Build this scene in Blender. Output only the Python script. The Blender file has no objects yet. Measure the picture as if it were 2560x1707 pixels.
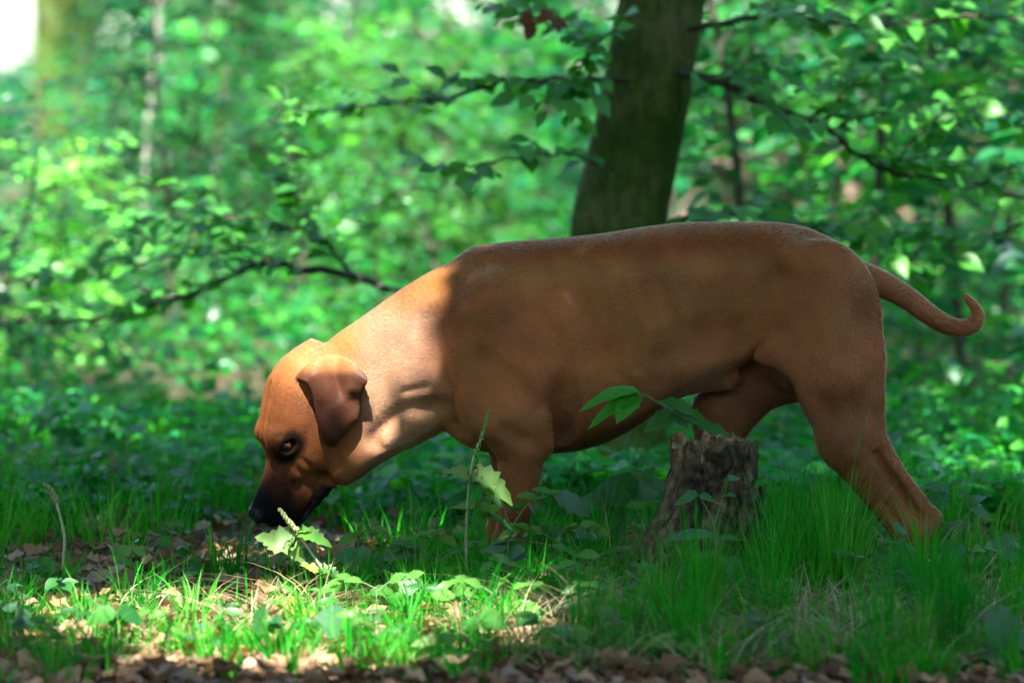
import bpy, math, random
import numpy as np
from mathutils import Vector

# ------------------------------------------------------------------ camera
scene = bpy.context.scene
W_PX, H_PX, F_PX = 2560.0, 1707.0, 9600.0       # photograph size and focal length in its pixels
CAM_H, PITCH = 0.90, math.radians(3.21)
Y_DOG = 7.68                                    # the dog stands this far away
cam_data = bpy.data.cameras.new('camera')
cam = bpy.data.objects.new('camera', cam_data)
scene.collection.objects.link(cam)
cam.location = (0, 0, CAM_H)
cam.rotation_euler = (math.pi / 2 - PITCH, 0, 0)
cam_data.sensor_width = 36.0
cam_data.lens = 36.0 * F_PX / W_PX
cam_data.clip_start = 0.1
cam_data.clip_end = 2000
cam_data.dof.use_dof = True
cam_data.dof.focus_distance = 7.34
cam_data.dof.aperture_fstop = 3.0
cam_data.dof.aperture_blades = 0
scene.camera = cam

# ------------------------------------------------------------------ sky, sun, exposure
SUN_TO = Vector((-0.10, -0.52, 0.85)).normalized()      # direction towards the sun
sun_el = math.asin(SUN_TO.z)
sun_az = math.atan2(SUN_TO.x, SUN_TO.y)
world = bpy.data.worlds.new('World')
scene.world = world
world.use_nodes = True
wn = world.node_tree.nodes
sky = wn.new('ShaderNodeTexSky')
sky.sky_type = 'NISHITA'
sky.sun_disc = False
sky.sun_elevation = sun_el
sky.sun_rotation = sun_az
sky.air_density = 1.0
sky.dust_density = 1.5
wn['Background'].inputs['Strength'].default_value = 0.125
world.node_tree.links.new(sky.outputs[0], wn['Background'].inputs['Color'])
sun_data = bpy.data.lights.new('sun', 'SUN')
sun_data.energy = 4.2
sun_data.angle = math.radians(0.5)
sun_data.color = (1.0, 0.97, 0.92)
sun = bpy.data.objects.new('sun', sun_data)
scene.collection.objects.link(sun)
sun.rotation_euler = SUN_TO.to_track_quat('Z', 'Y').to_euler()
scene.view_settings.view_transform = 'Standard'
scene.view_settings.look = 'None'
scene.view_settings.gamma = 1.0
scene.view_settings.exposure = 2.45
scene.view_settings.use_curve_mapping = False
scene.cycles.use_denoising = True
scene.cycles.max_bounces = 6
scene.cycles.diffuse_bounces = 4
scene.cycles.glossy_bounces = 2
scene.cycles.transmission_bounces = 4
scene.cycles.transparent_max_bounces = 6
scene.cycles.caustics_reflective = False
scene.cycles.caustics_refractive = False
scene.cycles.sample_clamp_indirect = 6.0

rng = np.random.default_rng(7)
random.seed(7)

# ------------------------------------------------------------------ helpers
def ray_dir(px, py):
    """world direction of the photograph's pixel, scaled to y = 1"""
    a, b = (px - W_PX / 2) / F_PX, (H_PX / 2 - py) / F_PX
    dy = math.cos(PITCH) + b * math.sin(PITCH)
    dz = -math.sin(PITCH) + b * math.cos(PITCH)
    return a / dy, dz / dy

def at(px, py, Y):
    a, c = ray_dir(px, py)
    return Vector((a * Y, Y, CAM_H + c * Y))

def on_ground(px, py):
    a, c = ray_dir(px, py)
    Y = -CAM_H / c
    return Vector((a * Y, Y, 0.0))

S_DOG = F_PX / Y_DOG
def link(o, parent=None):
    scene.collection.objects.link(o)
    if parent is not None:
        o.parent = parent
    return o

def tag(o, label=None, category=None, group=None, kind=None):
    if label: o['label'] = label
    if category: o['category'] = category
    if group: o['group'] = group
    if kind: o['kind'] = kind
    return o

def empty(name, loc):
    o = bpy.data.objects.new(name, None)
    o.location = loc
    o.empty_display_size = 0.1
    return link(o)

def np_mesh(name, verts, faces, mat=None, smooth=True, colors=None):
    """faces: (n,3) or (n,4) int array, or a list of such arrays"""
    if not isinstance(faces, (list, tuple)):
        faces = [faces]
    me = bpy.data.meshes.new(name)
    verts = np.asarray(verts, np.float32)
    me.vertices.add(len(verts))
    me.vertices.foreach_set('co', verts.ravel())
    nl = sum(f.size for f in faces)
    nf = sum(len(f) for f in faces)
    me.loops.add(nl)
    me.polygons.add(nf)
    me.loops.foreach_set('vertex_index', np.concatenate([np.asarray(f, np.int32).ravel() for f in faces]))
    sizes = np.concatenate([np.full(len(f), f.shape[1], np.int32) for f in faces])
    starts = np.concatenate([[0], np.cumsum(sizes)[:-1]]).astype(np.int32)
    me.polygons.foreach_set('loop_start', starts)
    me.polygons.foreach_set('loop_total', sizes)
    me.polygons.foreach_set('use_smooth', np.full(nf, smooth))
    if colors is not None:
        c = np.ones((len(verts), 4), np.float32)
        c[:, :colors.shape[1]] = colors
        at_ = me.attributes.new('tint', 'FLOAT_COLOR', 'POINT')
        at_.data.foreach_set('color', c.ravel())
    me.update()
    me.validate()
    if mat is not None:
        me.materials.append(mat)
    return me

def mesh_obj(name, me, parent=None, loc=None):
    o = bpy.data.objects.new(name, me)
    if loc is not None:
        o.location = loc
    return link(o, parent)

class NT:
    """tiny helper to write node trees"""
    def __init__(self, name):
        self.mat = bpy.data.materials.new(name)
        self.mat.use_nodes = True
        self.t = self.mat.node_tree
        self.t.nodes.clear()
        self.out = self.t.nodes.new('ShaderNodeOutputMaterial')
    def n(self, kind, **kw):
        nd = self.t.nodes.new('ShaderNode' + kind)
        for k, v in kw.items():
            if k.startswith('_'):
                setattr(nd, k[1:], v)
            else:
                key = int(k[1:]) if k[0] == 'i' and k[1:].isdigit() else k.replace('__', ' ')
                s = nd.inputs[key]
                if isinstance(v, bpy.types.NodeSocket):
                    self.t.links.new(v, s)
                else:
                    s.default_value = v
        return nd
    def link(self, a, b):
        self.t.links.new(a, b)
    def ramp(self, fac, stops):
        nd = self.t.nodes.new('ShaderNodeValToRGB')
        e = nd.color_ramp.elements
        while len(e) < len(stops):
            e.new(0.5)
        for el, (p, c) in zip(e, stops):
            el.position = p
            el.color = (*c, 1) if len(c) == 3 else c
        self.t.links.new(fac, nd.inputs[0])
        return nd.outputs[0]
    def mix(self, fac, a, b, mode='MIX'):
        nd = self.t.nodes.new('ShaderNodeMix')
        nd.data_type = 'RGBA'
        nd.blend_type = mode
        for s, v in ((nd.inputs[0], fac), (nd.inputs[6], a), (nd.inputs[7], b)):
            if isinstance(v, bpy.types.NodeSocket):
                self.t.links.new(v, s)
            else:
                s.default_value = v if not isinstance(v, tuple) or len(v) == 4 else (*v, 1)
        return nd.outputs[2]
    def noise(self, scale, detail=4, rough=0.55, vec=None, dist=0.0):
        nd = self.n('TexNoise', Scale=scale, Detail=detail, Roughness=rough, Distortion=dist)
        if vec is not None:
            self.link(vec, nd.inputs['Vector'])
        return nd.outputs['Fac']
    def surface(self, sh):
        self.link(sh, self.out.inputs['Surface'])
        return self.mat

def spline(ts, vs, t):
    """monotone-ish cubic (Catmull-Rom with finite differences) through stations"""
    ts = np.asarray(ts, np.float64); vs = np.asarray(vs, np.float64)
    d = np.diff(vs) / np.diff(ts)
    m = np.empty_like(vs)
    m[0], m[-1] = d[0], d[-1]
    m[1:-1] = np.where(d[:-1] * d[1:] > 0, 2 * d[:-1] * d[1:] / (d[:-1] + d[1:] + 1e-12), 0.0)
    tc = np.clip(t, ts[0], ts[-1])
    i = np.clip(np.searchsorted(ts, tc, side='right') - 1, 0, len(ts) - 2)
    h = ts[i + 1] - ts[i]
    s = (tc - ts[i]) / h
    return ((2*s**3 - 3*s**2 + 1) * vs[i] + (s**3 - 2*s**2 + s) * h * m[i]
            + (-2*s**3 + 3*s**2) * vs[i + 1] + (s**3 - s**2) * h * m[i + 1]).astype(np.float32)
# ------------------------------------------------------------------ leaves, stems and other shapes
def vnoise(x, y, seed=0):
    """smooth value noise, 0..1, on arrays"""
    x = np.asarray(x, np.float64); y = np.asarray(y, np.float64)
    xi, yi = np.floor(x).astype(np.int64), np.floor(y).astype(np.int64)
    fx, fy = x - xi, y - yi
    fx, fy = fx*fx*(3-2*fx), fy*fy*(3-2*fy)
    def hsh(a, b):
        h = (a * 374761393 + b * 668265263 + seed * 974711) & 0x7fffffff
        h = ((h ^ (h >> 13)) * 1274126177) & 0x7fffffff
        return ((h ^ (h >> 16)) & 0xffff) / 65535.0
    return (hsh(xi, yi)*(1-fx) + hsh(xi+1, yi)*fx)*(1-fy) + (hsh(xi, yi+1)*(1-fx) + hsh(xi+1, yi+1)*fx)*fy
def fbm(x, y, seed=0, o=4):
    return sum(vnoise(x * 2**i, y * 2**i, seed + i) * 0.5**i for i in range(o)) / (2 - 0.5**(o - 1))

def leaf_strip(prof, width, fold=0.25, droop=0.25, rows=None, wave=0.0):
    """blade along +x (length 1), midrib in the middle; prof: half-width at stations 0..1"""
    n = len(prof)
    xs = np.linspace(0, 1, n)
    V = []
    for i, (x, p) in enumerate(zip(xs, prof)):
        w = p * width
        z = -droop * x * x
        wv = wave * (1 if i % 2 else -1)
        V += [(x, -w, z + fold * w + wv), (x, 0, z), (x, w, z + fold * w - wv)]
    Q = []
    for i in range(n - 1):
        a = 3 * i
        Q += [(a, a + 3, a + 4, a + 1), (a + 1, a + 4, a + 5, a + 2)]
    return np.array(V), np.array(Q)
BEECH = leaf_strip([0.03, 0.62, 0.95, 1.0, 0.80, 0.42, 0.03], 0.34, 0.22, 0.22)
ROUND = leaf_strip([0.05, 0.85, 1.0, 0.97, 0.80, 0.50, 0.04], 0.42, 0.15, 0.2, wave=0.012)
LANCE = leaf_strip([0.03, 0.50, 0.85, 0.78, 1.0, 0.74, 0.66, 0.34, 0.02], 0.21, 0.3, 0.3, wave=0.012)
SMALL = leaf_strip([0.05, 0.95, 0.75, 0.04], 0.33, 0.2, 0.2)
DIAMOND = (np.array([(0, 0, 0), (.45, -.3, .06), (1, 0, -.12), (.45, .3, .06)], float), np.array([[0, 1, 2, 3]]))
def lobed():
    out = [(0, .03), (-.04, .22), (.10, .20), (.02, .46), (.20, .36), (.30, .58), (.40, .44), (.52, .50), (.53, .34), (.66, .36), (.70, .22), (.84, .20), (1.0, 0)]
    pts = out + [(x, -y) for x, y in out[-2::-1]]
    V = [(x, y * 0.9, 0.16 * abs(y) - 0.22 * x * x + 0.03 * math.sin(9 * x + 5 * y)) for x, y in pts]
    n = len(out)
    mid = [(x * .96, 0, -0.22 * x * x) for x, _ in out]
    V2 = V + mid
    m0 = len(V)
    Q, T = [], []
    for i in range(n - 1):
        Q.append((i, m0 + i, m0 + i + 1, i + 1))
        j0, j1 = len(pts) - 1 - i, len(pts) - 2 - i
        Q.append((j0, j1, m0 + i + 1, m0 + i))
    return np.array(V2), np.array(Q)
LOBED = lobed()
def curl_leaf(seed):
    r = np.random.default_rng(seed)
    V, Q = leaf_strip([0.03, 0.55, 0.9, 1.0, 0.85, 0.5, 0.03], 0.32, 0, 0)
    V = V.copy()
    V[:, 1] *= 1 + 0.25 * np.sin(V[:, 0] * 14 + seed)
    V[:, 2] = r.uniform(.05, .6) * np.abs(V[:, 1]) * 1.2 + r.uniform(-.5, .5) * (V[:, 0] - .5)**2 * 2 + 0.05 * np.sin(V[:, 0] * 9 + V[:, 1] * 12 + seed) + r.uniform(-.4, .4) * V[:, 1] * (V[:, 0] - .4)
    return V, Q

def frames(axis, normal):
    a = axis / (np.linalg.norm(axis, axis=1)[:, None] + 1e-9)
    n = normal - a * np.einsum('ij,ij->i', normal, a)[:, None]
    n /= np.linalg.norm(n, axis=1)[:, None] + 1e-9
    return a, np.cross(n, a), n
def scatter(tmpl, pos, axis, normal, size, tint=None, width=None):
    """many copies of a template in one mesh -> verts, faces, colors"""
    V, Q = tmpl
    a, b, n = frames(axis, normal)
    wv = np.ones(len(pos)) if width is None else width
    P = pos[:, None, :] + size[:, None, None] * (V[None, :, 0:1] * a[:, None, :] + V[None, :, 1:2] * wv[:, None, None] * b[:, None, :] + V[None, :, 2:3] * n[:, None, :])
    faces = (Q[None] + (np.arange(len(pos)) * len(V))[:, None, None]).reshape(-1, Q.shape[1])
    col = None if tint is None else np.repeat(tint, len(V), axis=0)
    return P.reshape(-1, 3), faces, col
def merge(parts):
    Vs, Fs, Cs, o = [], [], [], 0
    for v, f, c in parts:
        Vs.append(v); Fs.append(f + o); Cs.append(c); o += len(v)
    by = {}
    for f in Fs: by.setdefault(f.shape[1], []).append(f)
    return np.concatenate(Vs), [np.concatenate(x) for x in by.values()], np.concatenate(Cs)

def tube(pts, radii, sides=6, tint=(0.1, 0.1, 0.1), resample_n=None):
    """swept tube through pts -> verts, quads, colors"""
    P = np.array([tuple(p) for p in pts], float); R = np.array(radii, float)
    if resample_n:
        t = np.linspace(0, len(P) - 1, resample_n)
        P = np.stack([spline(np.arange(len(P)), P[:, k], t) for k in range(3)], -1).astype(float)
        R = np.interp(t, np.arange(len(R)), R)
    d = np.gradient(P, axis=0); d /= np.linalg.norm(d, axis=1)[:, None] + 1e-9
    ref = np.array([0.13, 0.9, 0.2])
    e1 = np.cross(d, ref); e1 /= np.linalg.norm(e1, axis=1)[:, None] + 1e-9
    e2 = np.cross(d, e1)
    th = np.linspace(0, 2 * math.pi, sides, endpoint=False)
    V = P[:, None] + R[:, None, None] * (np.cos(th)[None, :, None] * e1[:, None] + np.sin(th)[None, :, None] * e2[:, None])
    n = len(P)
    i, j = np.meshgrid(np.arange(n - 1), np.arange(sides), indexing='ij')
    Q = np.stack([i*sides + j, i*sides + (j+1) % sides, (i+1)*sides + (j+1) % sides, (i+1)*sides + j], -1).reshape(-1, 4)
    V = V.reshape(-1, 3)
    return V, Q, np.tile(np.array(tint, float), (len(V), 1))

def leaf_material(name, trans=0.45, rough=0.42, sun_tint=(1.25, 1.3, 0.5), vary=0.35, spec=0.5, own=0.0):
    m = NT(name)
    tint = m.n('Attribute', _attribute_name='tint')
    info = m.n('ObjectInfo')
    tc = m.n('TexCoord')
    nz = m.noise(26, 3, 0.6, tc.outputs['Object'])
    c = m.mix(vary, tint.outputs['Color'], m.ramp(nz, [(0.3, (0.62, 0.68, 0.6)), (0.7, (1.3, 1.22, 1.2))]), 'MULTIPLY')
    c = m.mix(vary, c, m.ramp(info.outputs['Random'], [(0.0, (0.7, 0.8, 0.8)), (1.0, (1.35, 1.2, 1.0))]), 'MULTIPLY')
    if own: c = m.mix(own, c, m.ramp(info.outputs['Random'], [(0.0, (0.42, 0.5, 0.5)), (0.5, (1.0, 1.0, 1.0)), (1.0, (2.2, 1.65, 1.2))]), 'MULTIPLY')
    bs = m.n('BsdfPrincipled', Roughness=rough)
    bs.inputs['Specular IOR Level'].default_value = spec
    m.link(c, bs.inputs['Base Color'])
    tr = m.n('BsdfTranslucent')
    m.link(m.mix(1.0, c, sun_tint, 'MULTIPLY'), tr.inputs['Color'])
    mx = m.n('MixShader', i0=trans)
    m.link(bs.outputs[0], mx.inputs[1]); m.link(tr.outputs[0], mx.inputs[2])
    return m.surface(mx.outputs[0])
leaf_mat = leaf_material('green_leaf')
grass_mat = leaf_material('grass_blade', 0.4, 0.5, vary=0.2, spec=0.25)
dry_mat = leaf_material('dry_leaf', 0.2, 0.6, (1.0, 0.85, 0.6), 0.45, 0.3)
far_mat = leaf_material('far_leaf', 0.55, 0.32, vary=0.3, spec=0.5, own=1.0)
def stem_material():
    m = NT('stem_bark')
    tint = m.n('Attribute', _attribute_name='tint')
    tc = m.n('TexCoord')
    nz = m.noise(90, 4, 0.6, tc.outputs['Object'])
    c = m.mix(0.6, tint.outputs['Color'], m.ramp(nz, [(0.3, (0.6, 0.6, 0.6)), (0.7, (1.3, 1.3, 1.3))]), 'MULTIPLY')
    bs = m.n('BsdfPrincipled', Roughness=0.7)
    m.link(c, bs.inputs['Base Color'])
    m.link(m.n('Bump', Strength=0.4, Distance=0.002, Height=nz).outputs[0], bs.inputs['Normal'])
    return m.surface(bs.outputs[0])
stem_mat = stem_material()

GREENS = np.array([(0.010, 0.195, 0.024), (0.020, 0.235, 0.026), (0.006, 0.165, 0.026), (0.045, 0.26, 0.030), (0.005, 0.150, 0.036)])
def greens(n, r, bright=1.0, spread=0.25):
    c = GREENS[r.integers(0, len(GREENS), n)]
    return np.clip(c * (bright * r.uniform(1 - spread, 1 + spread, n))[:, None], 0, 0.9)

def ground_h(x, y):
    near = np.clip((np.abs(np.asarray(y) - Y_DOG) - 0.35) / 1.2, 0.15, 1)
    h = (fbm(np.asarray(x) * .9 + 40, np.asarray(y) * .9 + 11, 3) - 0.5) * 0.05 * near
    far = np.clip((np.asarray(y) - 14) / 25, 0, 1)
    return h + far * (fbm(np.asarray(x) * .12, np.asarray(y) * .12, 9) - 0.45) * 0.9
def gz(x, y):
    return float(ground_h(np.array([x]), np.array([y]))[0])
# ------------------------------------------------------------------ ground
def ground_material():
    m = NT('forest_floor')
    tc = m.n('TexCoord')
    p = tc.outputs['Object']
    a = m.noise(3.5, 5, 0.6, p)
    b = m.noise(38, 6, 0.65, p)
    v = m.n('TexVoronoi', Scale=34.0); m.link(p, v.inputs['Vector'])
    c = m.ramp(b, [(0.28, (0.022, 0.014, 0.008)), (0.5, (0.085, 0.050, 0.027)), (0.72, (0.20, 0.125, 0.07))])
    c = m.mix(0.35, c, m.ramp(v.outputs['Color'], [(0.2, (0.4, 0.36, 0.33)), (0.9, (1.6, 1.5, 1.35))]), 'MULTIPLY')
    c = m.mix(m.ramp(a, [(0.42, (0, 0, 0)), (0.62, (0.7, 0.7, 0.7))]), c, (0.022, 0.060, 0.014))
    bs = m.n('BsdfPrincipled', Roughness=0.9)
    m.link(c, bs.inputs['Base Color'])
    m.link(m.n('Bump', Strength=0.7, Distance=0.02, Height=b).outputs[0], bs.inputs['Normal'])
    return m.surface(bs.outputs[0])
gx = np.concatenate([[-400, -150, -60, -25, -12, -6], np.linspace(-3.5, 3.5, 141), [6, 12, 25, 60, 150, 400]])
gy = np.concatenate([[-300, -100, -40, -15, -5, 0, 3], np.linspace(4.5, 14, 150), np.linspace(14.5, 45, 60), [55, 75, 120, 250, 500, 900]])
X, Yg = np.meshgrid(gx, gy, indexing='ij')
Zg = ground_h(X, Yg) * (np.abs(X) < 70) * (Yg < 80)
ny = len(gy)
ii, jj = np.meshgrid(np.arange(len(gx) - 1), np.arange(ny - 1), indexing='ij')
gq = np.stack([ii*ny + jj, (ii+1)*ny + jj, (ii+1)*ny + jj + 1, ii*ny + jj + 1], -1).reshape(-1, 4)
ground = mesh_obj('ground', np_mesh('ground', np.stack([X, Yg, Zg], -1).reshape(-1, 3), gq, ground_material()))
tag(ground, kind='structure')

# ------------------------------------------------------------------ leaning beech behind the dog
Y_TREE = 9.76
tree_base = on_ground(1517, 1200); tree_base.z = 0.0
beech = empty('beech_tree', tree_base)
tag(beech, 'dark green leaning beech tree with smooth trunk behind the back of the dog', 'tree')
def rel(v, root):
    return np.array(v) - np.array(root.location)
def bark_material():
    m = NT('beech_bark')
    tc = m.n('TexCoord')
    p = tc.outputs['Object']
    a = m.noise(5, 4, 0.6, p)
    st = m.n('Mapping', Vector=p, Scale=(30, 30, 9))
    b = m.noise(1.6, 6, 0.7, st.outputs[0], 0.6)
    f = m.noise(140, 3, 0.6, p)
    c = m.ramp(a, [(0.32, (0.028, 0.066, 0.008)), (0.5, (0.070, 0.118, 0.020)), (0.66, (0.145, 0.150, 0.06))])
    c = m.mix(0.75, c, m.ramp(b, [(0.32, (0.35, 0.37, 0.33)), (0.5, (0.95, 1.0, 0.9)), (0.72, (1.55, 1.5, 1.4))]), 'MULTIPLY')
    c = m.mix(0.5, c, m.ramp(f, [(0.3, (0.6, 0.6, 0.6)), (0.7, (1.35, 1.4, 1.3))]), 'MULTIPLY')
    bs = m.n('BsdfPrincipled', Roughness=0.85)
    bs.inputs['Specular IOR Level'].default_value = 0.15
    m.link(c, bs.inputs['Base Color'])
    m.link(m.n('Bump', Strength=0.6, Distance=0.012, Height=b).outputs[0], bs.inputs['Normal'])
    return m.surface(bs.outputs[0])
bark_mat = bark_material()
pm = F_PX / Y_TREE
tr_px = [(1508, 1215, 175), (1516, 1180, 142), (1524, 1100, 126), (1533, 900, 120), (1540, 700, 119), (1548, 560, 119), (1575, 430, 115), (1612, 250, 111), (1634, 120, 109), (1656, 0, 108)]
tp = [rel(at(x, y, Y_TREE), beech) for x, y, r in tr_px]
trr = [r / pm for x, y, r in tr_px]
for k, (dx, dy, z, r) in enumerate(((0.15, -.05, 1.75, .105), (0.33, -.12, 2.6, .10), (0.45, -.3, 3.6, .09), (0.5, -.45, 5.0, .075), (0.45, -.6, 6.6, .05), (0.4, -.7, 8.2, .02))):
    tp.append(tp[9] * 0 + np.array([tp[9][0] + dx, tp[9][1] + dy, z])); trr.append(r)
tv, tq, tcx = tube(tp, trr, 40, (0.1, 0.1, 0.06), 150)
rad_dir = tv.reshape(150, 40, 3) - tv.reshape(150, 40, 3).mean(1)[:, None]
th = np.linspace(0, 2 * math.pi, 40, endpoint=False)[None, :].repeat(150, 0)
hh = tv.reshape(150, 40, 3)[:, :, 2]
lump = 0.05 * (fbm(np.cos(th) * 2 + 5 + np.sin(th), hh * 3.1 + np.sin(th), 21) - .5) + 0.05 * np.sin(th * 3 + hh * 1.2) * np.clip(1 - hh / 1.2, 0.15, 1) * .6
lump += np.clip(0.25 - hh, 0, .3) * 1.3 * np.maximum(0, np.sin(th * 4 + .7))
tv = (tv.reshape(150, 40, 3) + rad_dir * lump[..., None]).reshape(-1, 3)
mesh_obj('trunk', np_mesh('trunk', tv, tq, bark_mat), beech)

twig_tint = (0.045, 0.040, 0.022)
leaf_slots = []          # (position, axis, normal, size)
def path_points(pts, n):
    P = np.array([tuple(p) for p in pts], float)
    t = np.linspace(0, len(P) - 1, n)
    return np.stack([spline(np.arange(len(P)), P[:, k], t) for k in range(3)], -1).astype(float)
def leafy_branch(px_pts, r0, r1, twigs, seed, twig_len=(0.10, 0.26), leaf=(0.045, 0.075), spread=1.0, t0=0.12, root=beech, slots=leaf_slots, own=0.4, up=0.15):
    """px_pts: (px, py, Y). A branch as one part; its twigs belong to it"""
    r = np.random.default_rng(seed)
    P = path_points([rel(at(*p), root) for p in px_pts], 40)
    P[1:-1] += r.normal(0, 0.004, P[1:-1].shape)
    o = mesh_obj('branch', np_mesh('branch', *tube(P, np.linspace(r0, r1, 40), 7, twig_tint)[:2], stem_mat, colors=np.tile(np.array(twig_tint), (40 * 7, 1))), root)
    d = np.gradient(P, axis=0); d /= np.linalg.norm(d, axis=1)[:, None]
    parts = []
    for k in range(twigs):
        i = int(np.clip((t0 + (1 - t0) * (k + r.uniform(0, .8)) / twigs) * 39, 1, 38))
        side = 1 if k % 2 else -1
        L = r.uniform(*twig_len) * spread
        lat = np.cross(d[i], (0, 0, 1)); lat /= np.linalg.norm(lat) + 1e-9
        q = d[i] * r.uniform(.35, .9) + lat * side * r.uniform(.3, 1.0) + np.array([0, 0, r.uniform(-.25, .55) * 1 + up])
        q /= np.linalg.norm(q)
        bend = np.array([0, 0, -r.uniform(.0, .35)])
        T = np.array([P[i] + q * L * s + bend * L * s * s for s in np.linspace(0, 1, 7)])
        parts.append(tube(T, np.linspace(max(r1 * 1.1, .0016), .0008, 7), 5, twig_tint))
        nl = max(3, int(L / 0.032))
        for m_ in range(nl):
            s = (m_ + .6) / nl
            b = P[i] + q * L * s + bend * L * s * s
            ll = np.cross(q, (0, 0, 1)); ll /= np.linalg.norm(ll) + 1e-9
            ax = q * (.55 if m_ < nl - 1 else 1.0) + ll * (1 if m_ % 2 else -1) * (.8 if m_ < nl - 1 else 0.1) + np.array([0, 0, -r.uniform(.0, .5)])
            nn = np.array([r.normal(0, .35), r.normal(-.65, .4), 1.0])
            slots.append((b, ax, nn, r.uniform(*leaf)))
    for i in range(3, 39):
        if r.random() < own:
            side = 1 if i % 2 else -1
            lat = np.cross(d[i], (0, 0, 1)); lat /= np.linalg.norm(lat) + 1e-9
            slots.append((P[i], d[i] * .5 + lat * side + np.array([0, 0, r.uniform(-.6, .3)]), np.array([r.normal(0, .35), r.normal(-.65, .4), 1.0]), r.uniform(*leaf)))
    if parts:
        v, f, c = merge(parts)
        mesh_obj('twig', np_mesh('twig', v, f, stem_mat, colors=c), o)
    return o
leafy_branch([(1700, 185, 9.66), (1800, 205, 9.6), (1900, 258, 9.6), (2060, 315, 9.65), (2130, 372, 9.7), (2230, 430, 9.75), (2400, 456, 9.8), (2600, 505, 9.9)], .0125, .004, 17, 1, leaf=(.05, .08), t0=.08)
leafy_branch([(1570, 200, 9.66), (1450, 200, 9.5), (1280, 204, 9.6), (1122, 250, 9.7), (1035, 252, 9.8), (870, 270, 9.9), (660, 300, 10.0)], .008, .002, 12, 2)
leafy_branch([(1720, 75, 9.66), (1860, 46, 9.6), (1960, 38, 9.6), (2100, 60, 9.6), (2250, 62, 9.7), (2400, 40, 9.7), (2620, 60, 9.7)], .008, .003, 15, 3, leaf=(.05, .08))
leafy_branch([(1530, 420, 9.64), (1390, 380, 9.45), (1280, 396, 9.4), (1150, 418, 9.4), (1060, 422, 9.4)], .005, .0015, 7, 4, (0.05, 0.14))
leafy_branch([(1520, 905, 9.62), (1240, 815, 9.9), (1010, 735, 10.1), (870, 685, 10.2), (760, 670, 10.2), (650, 657, 10.2), (560, 700, 10.2), (470, 735, 10.2), (380, 760, 10.2), (250, 795, 10.2), (40, 802, 10.2)], .0135, .005, 12, 5, (0.08, 0.22), (.045, .075), t0=.42, own=.4)
leafy_branch([(880, 688, 10.2), (835, 630, 10.2), (795, 580, 10.2), (760, 520, 10.2), (725, 450, 10.2)], .006, .0018, 10, 6, (0.10, 0.28), (.045, .075))
leafy_branch([(800, 590, 10.2), (700, 560, 10.1), (560, 545, 10.1), (420, 560, 10.1), (300, 600, 10.1)], .005, .0018, 13, 7, (0.10, 0.26), (.045, .075))
leafy_branch([(655, 657, 10.2), (600, 620, 10.2), (450, 640, 10.2), (250, 680, 10.2), (60, 720, 10.2)], .005, .0018, 13, 8, (0.08, 0.26), (.045, .075))
leafy_branch([(1640, 575, 9.66), (1720, 545, 9.7), (1850, 535, 9.7), (2000, 560, 9.7), (2150, 600, 9.7), (2320, 690, 9.7)], .006, .002, 16, 9, (0.06, 0.18), (.05, .08))
leafy_branch([(2230, 430, 9.75), (2300, 330, 9.7), (2400, 300, 9.7), (2560, 300, 9.7)], .004, .0015, 10, 10, (0.08, 0.26), (.05, .08))
leafy_branch([(1560, 60, 9.64), (1480, 120, 9.5), (1440, 200, 9.5), (1420, 290, 9.5)], .004, .0012, 9, 12, (0.06, 0.2))
leafy_branch([(2560, 560, 9.8), (2420, 600, 9.9), (2300, 590, 9.9), (2160, 560, 9.9), (2040, 590, 9.9)], .004, .0012, 12, 13, (0.06, 0.2), (.05, .08))
leafy_branch([(1520, 130, 9.6), (1420, 90, 9.6), (1330, 40, 9.6), (1220, 10, 9.7)], .004, .0012, 10, 14, (0.06, 0.2))
leafy_branch([(2060, 315, 9.65), (2090, 250, 9.7), (2180, 190, 9.8), (2330, 170, 9.9)], .004, .0012, 10, 15, (0.06, 0.22), (.05, .08))

# the leaves of these branches: those that show largest are parts, the rest one mass
def leaf_objects(root, slots, limit, tmpl, mat, name, tints, seed=5):
    r = np.random.default_rng(seed)
    meshes = []
    for k, c in enumerate(tints):
        V, Q = tmpl
        V = V.copy(); V[:, 2] *= r.uniform(.6, 1.5)
        meshes.append(np_mesh(name, V, Q, mat, colors=np.tile(np.array(c), (len(V), 1))))
    order = sorted(range(len(slots)), key=lambda i: -slots[i][3])
    for i in order[:limit]:
        b, ax, nn, s = slots[i]
        A, B, N = (q[0] for q in frames(np.array([ax]), np.array([nn])))
        o = bpy.data.objects.new(name, meshes[i % len(meshes)])
        M = np.eye(4); M[:3, 0] = A * s; M[:3, 1] = B * s; M[:3, 2] = N * s; M[:3, 3] = b
        o.matrix_basis = [list(q) for q in M]
        from mathutils import Matrix
        o.matrix_basis = Matrix([list(q) for q in M])
        link(o, root)
    rest = order[limit:]
    if rest:
        b = np.array([slots[i][0] for i in rest]); ax = np.array([slots[i][1] for i in rest], float)
        nn = np.array([slots[i][2] for i in rest], float); s = np.array([slots[i][3] for i in rest])
        v, f, c = scatter(tmpl, b, ax, nn, s, np.array(tints)[r.integers(0, len(tints), len(rest))])
        tag(mesh_obj('foliage', np_mesh('foliage', v, f, mat, colors=c), root), kind='stuff')
leaf_objects(beech, leaf_slots, 300, BEECH, leaf_mat, 'leaf', [(0.075, 0.36, 0.040), (0.11, 0.42, 0.050), (0.055, 0.30, 0.040), (0.09, 0.39, 0.055), (0.045, 0.25, 0.040)])
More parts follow.
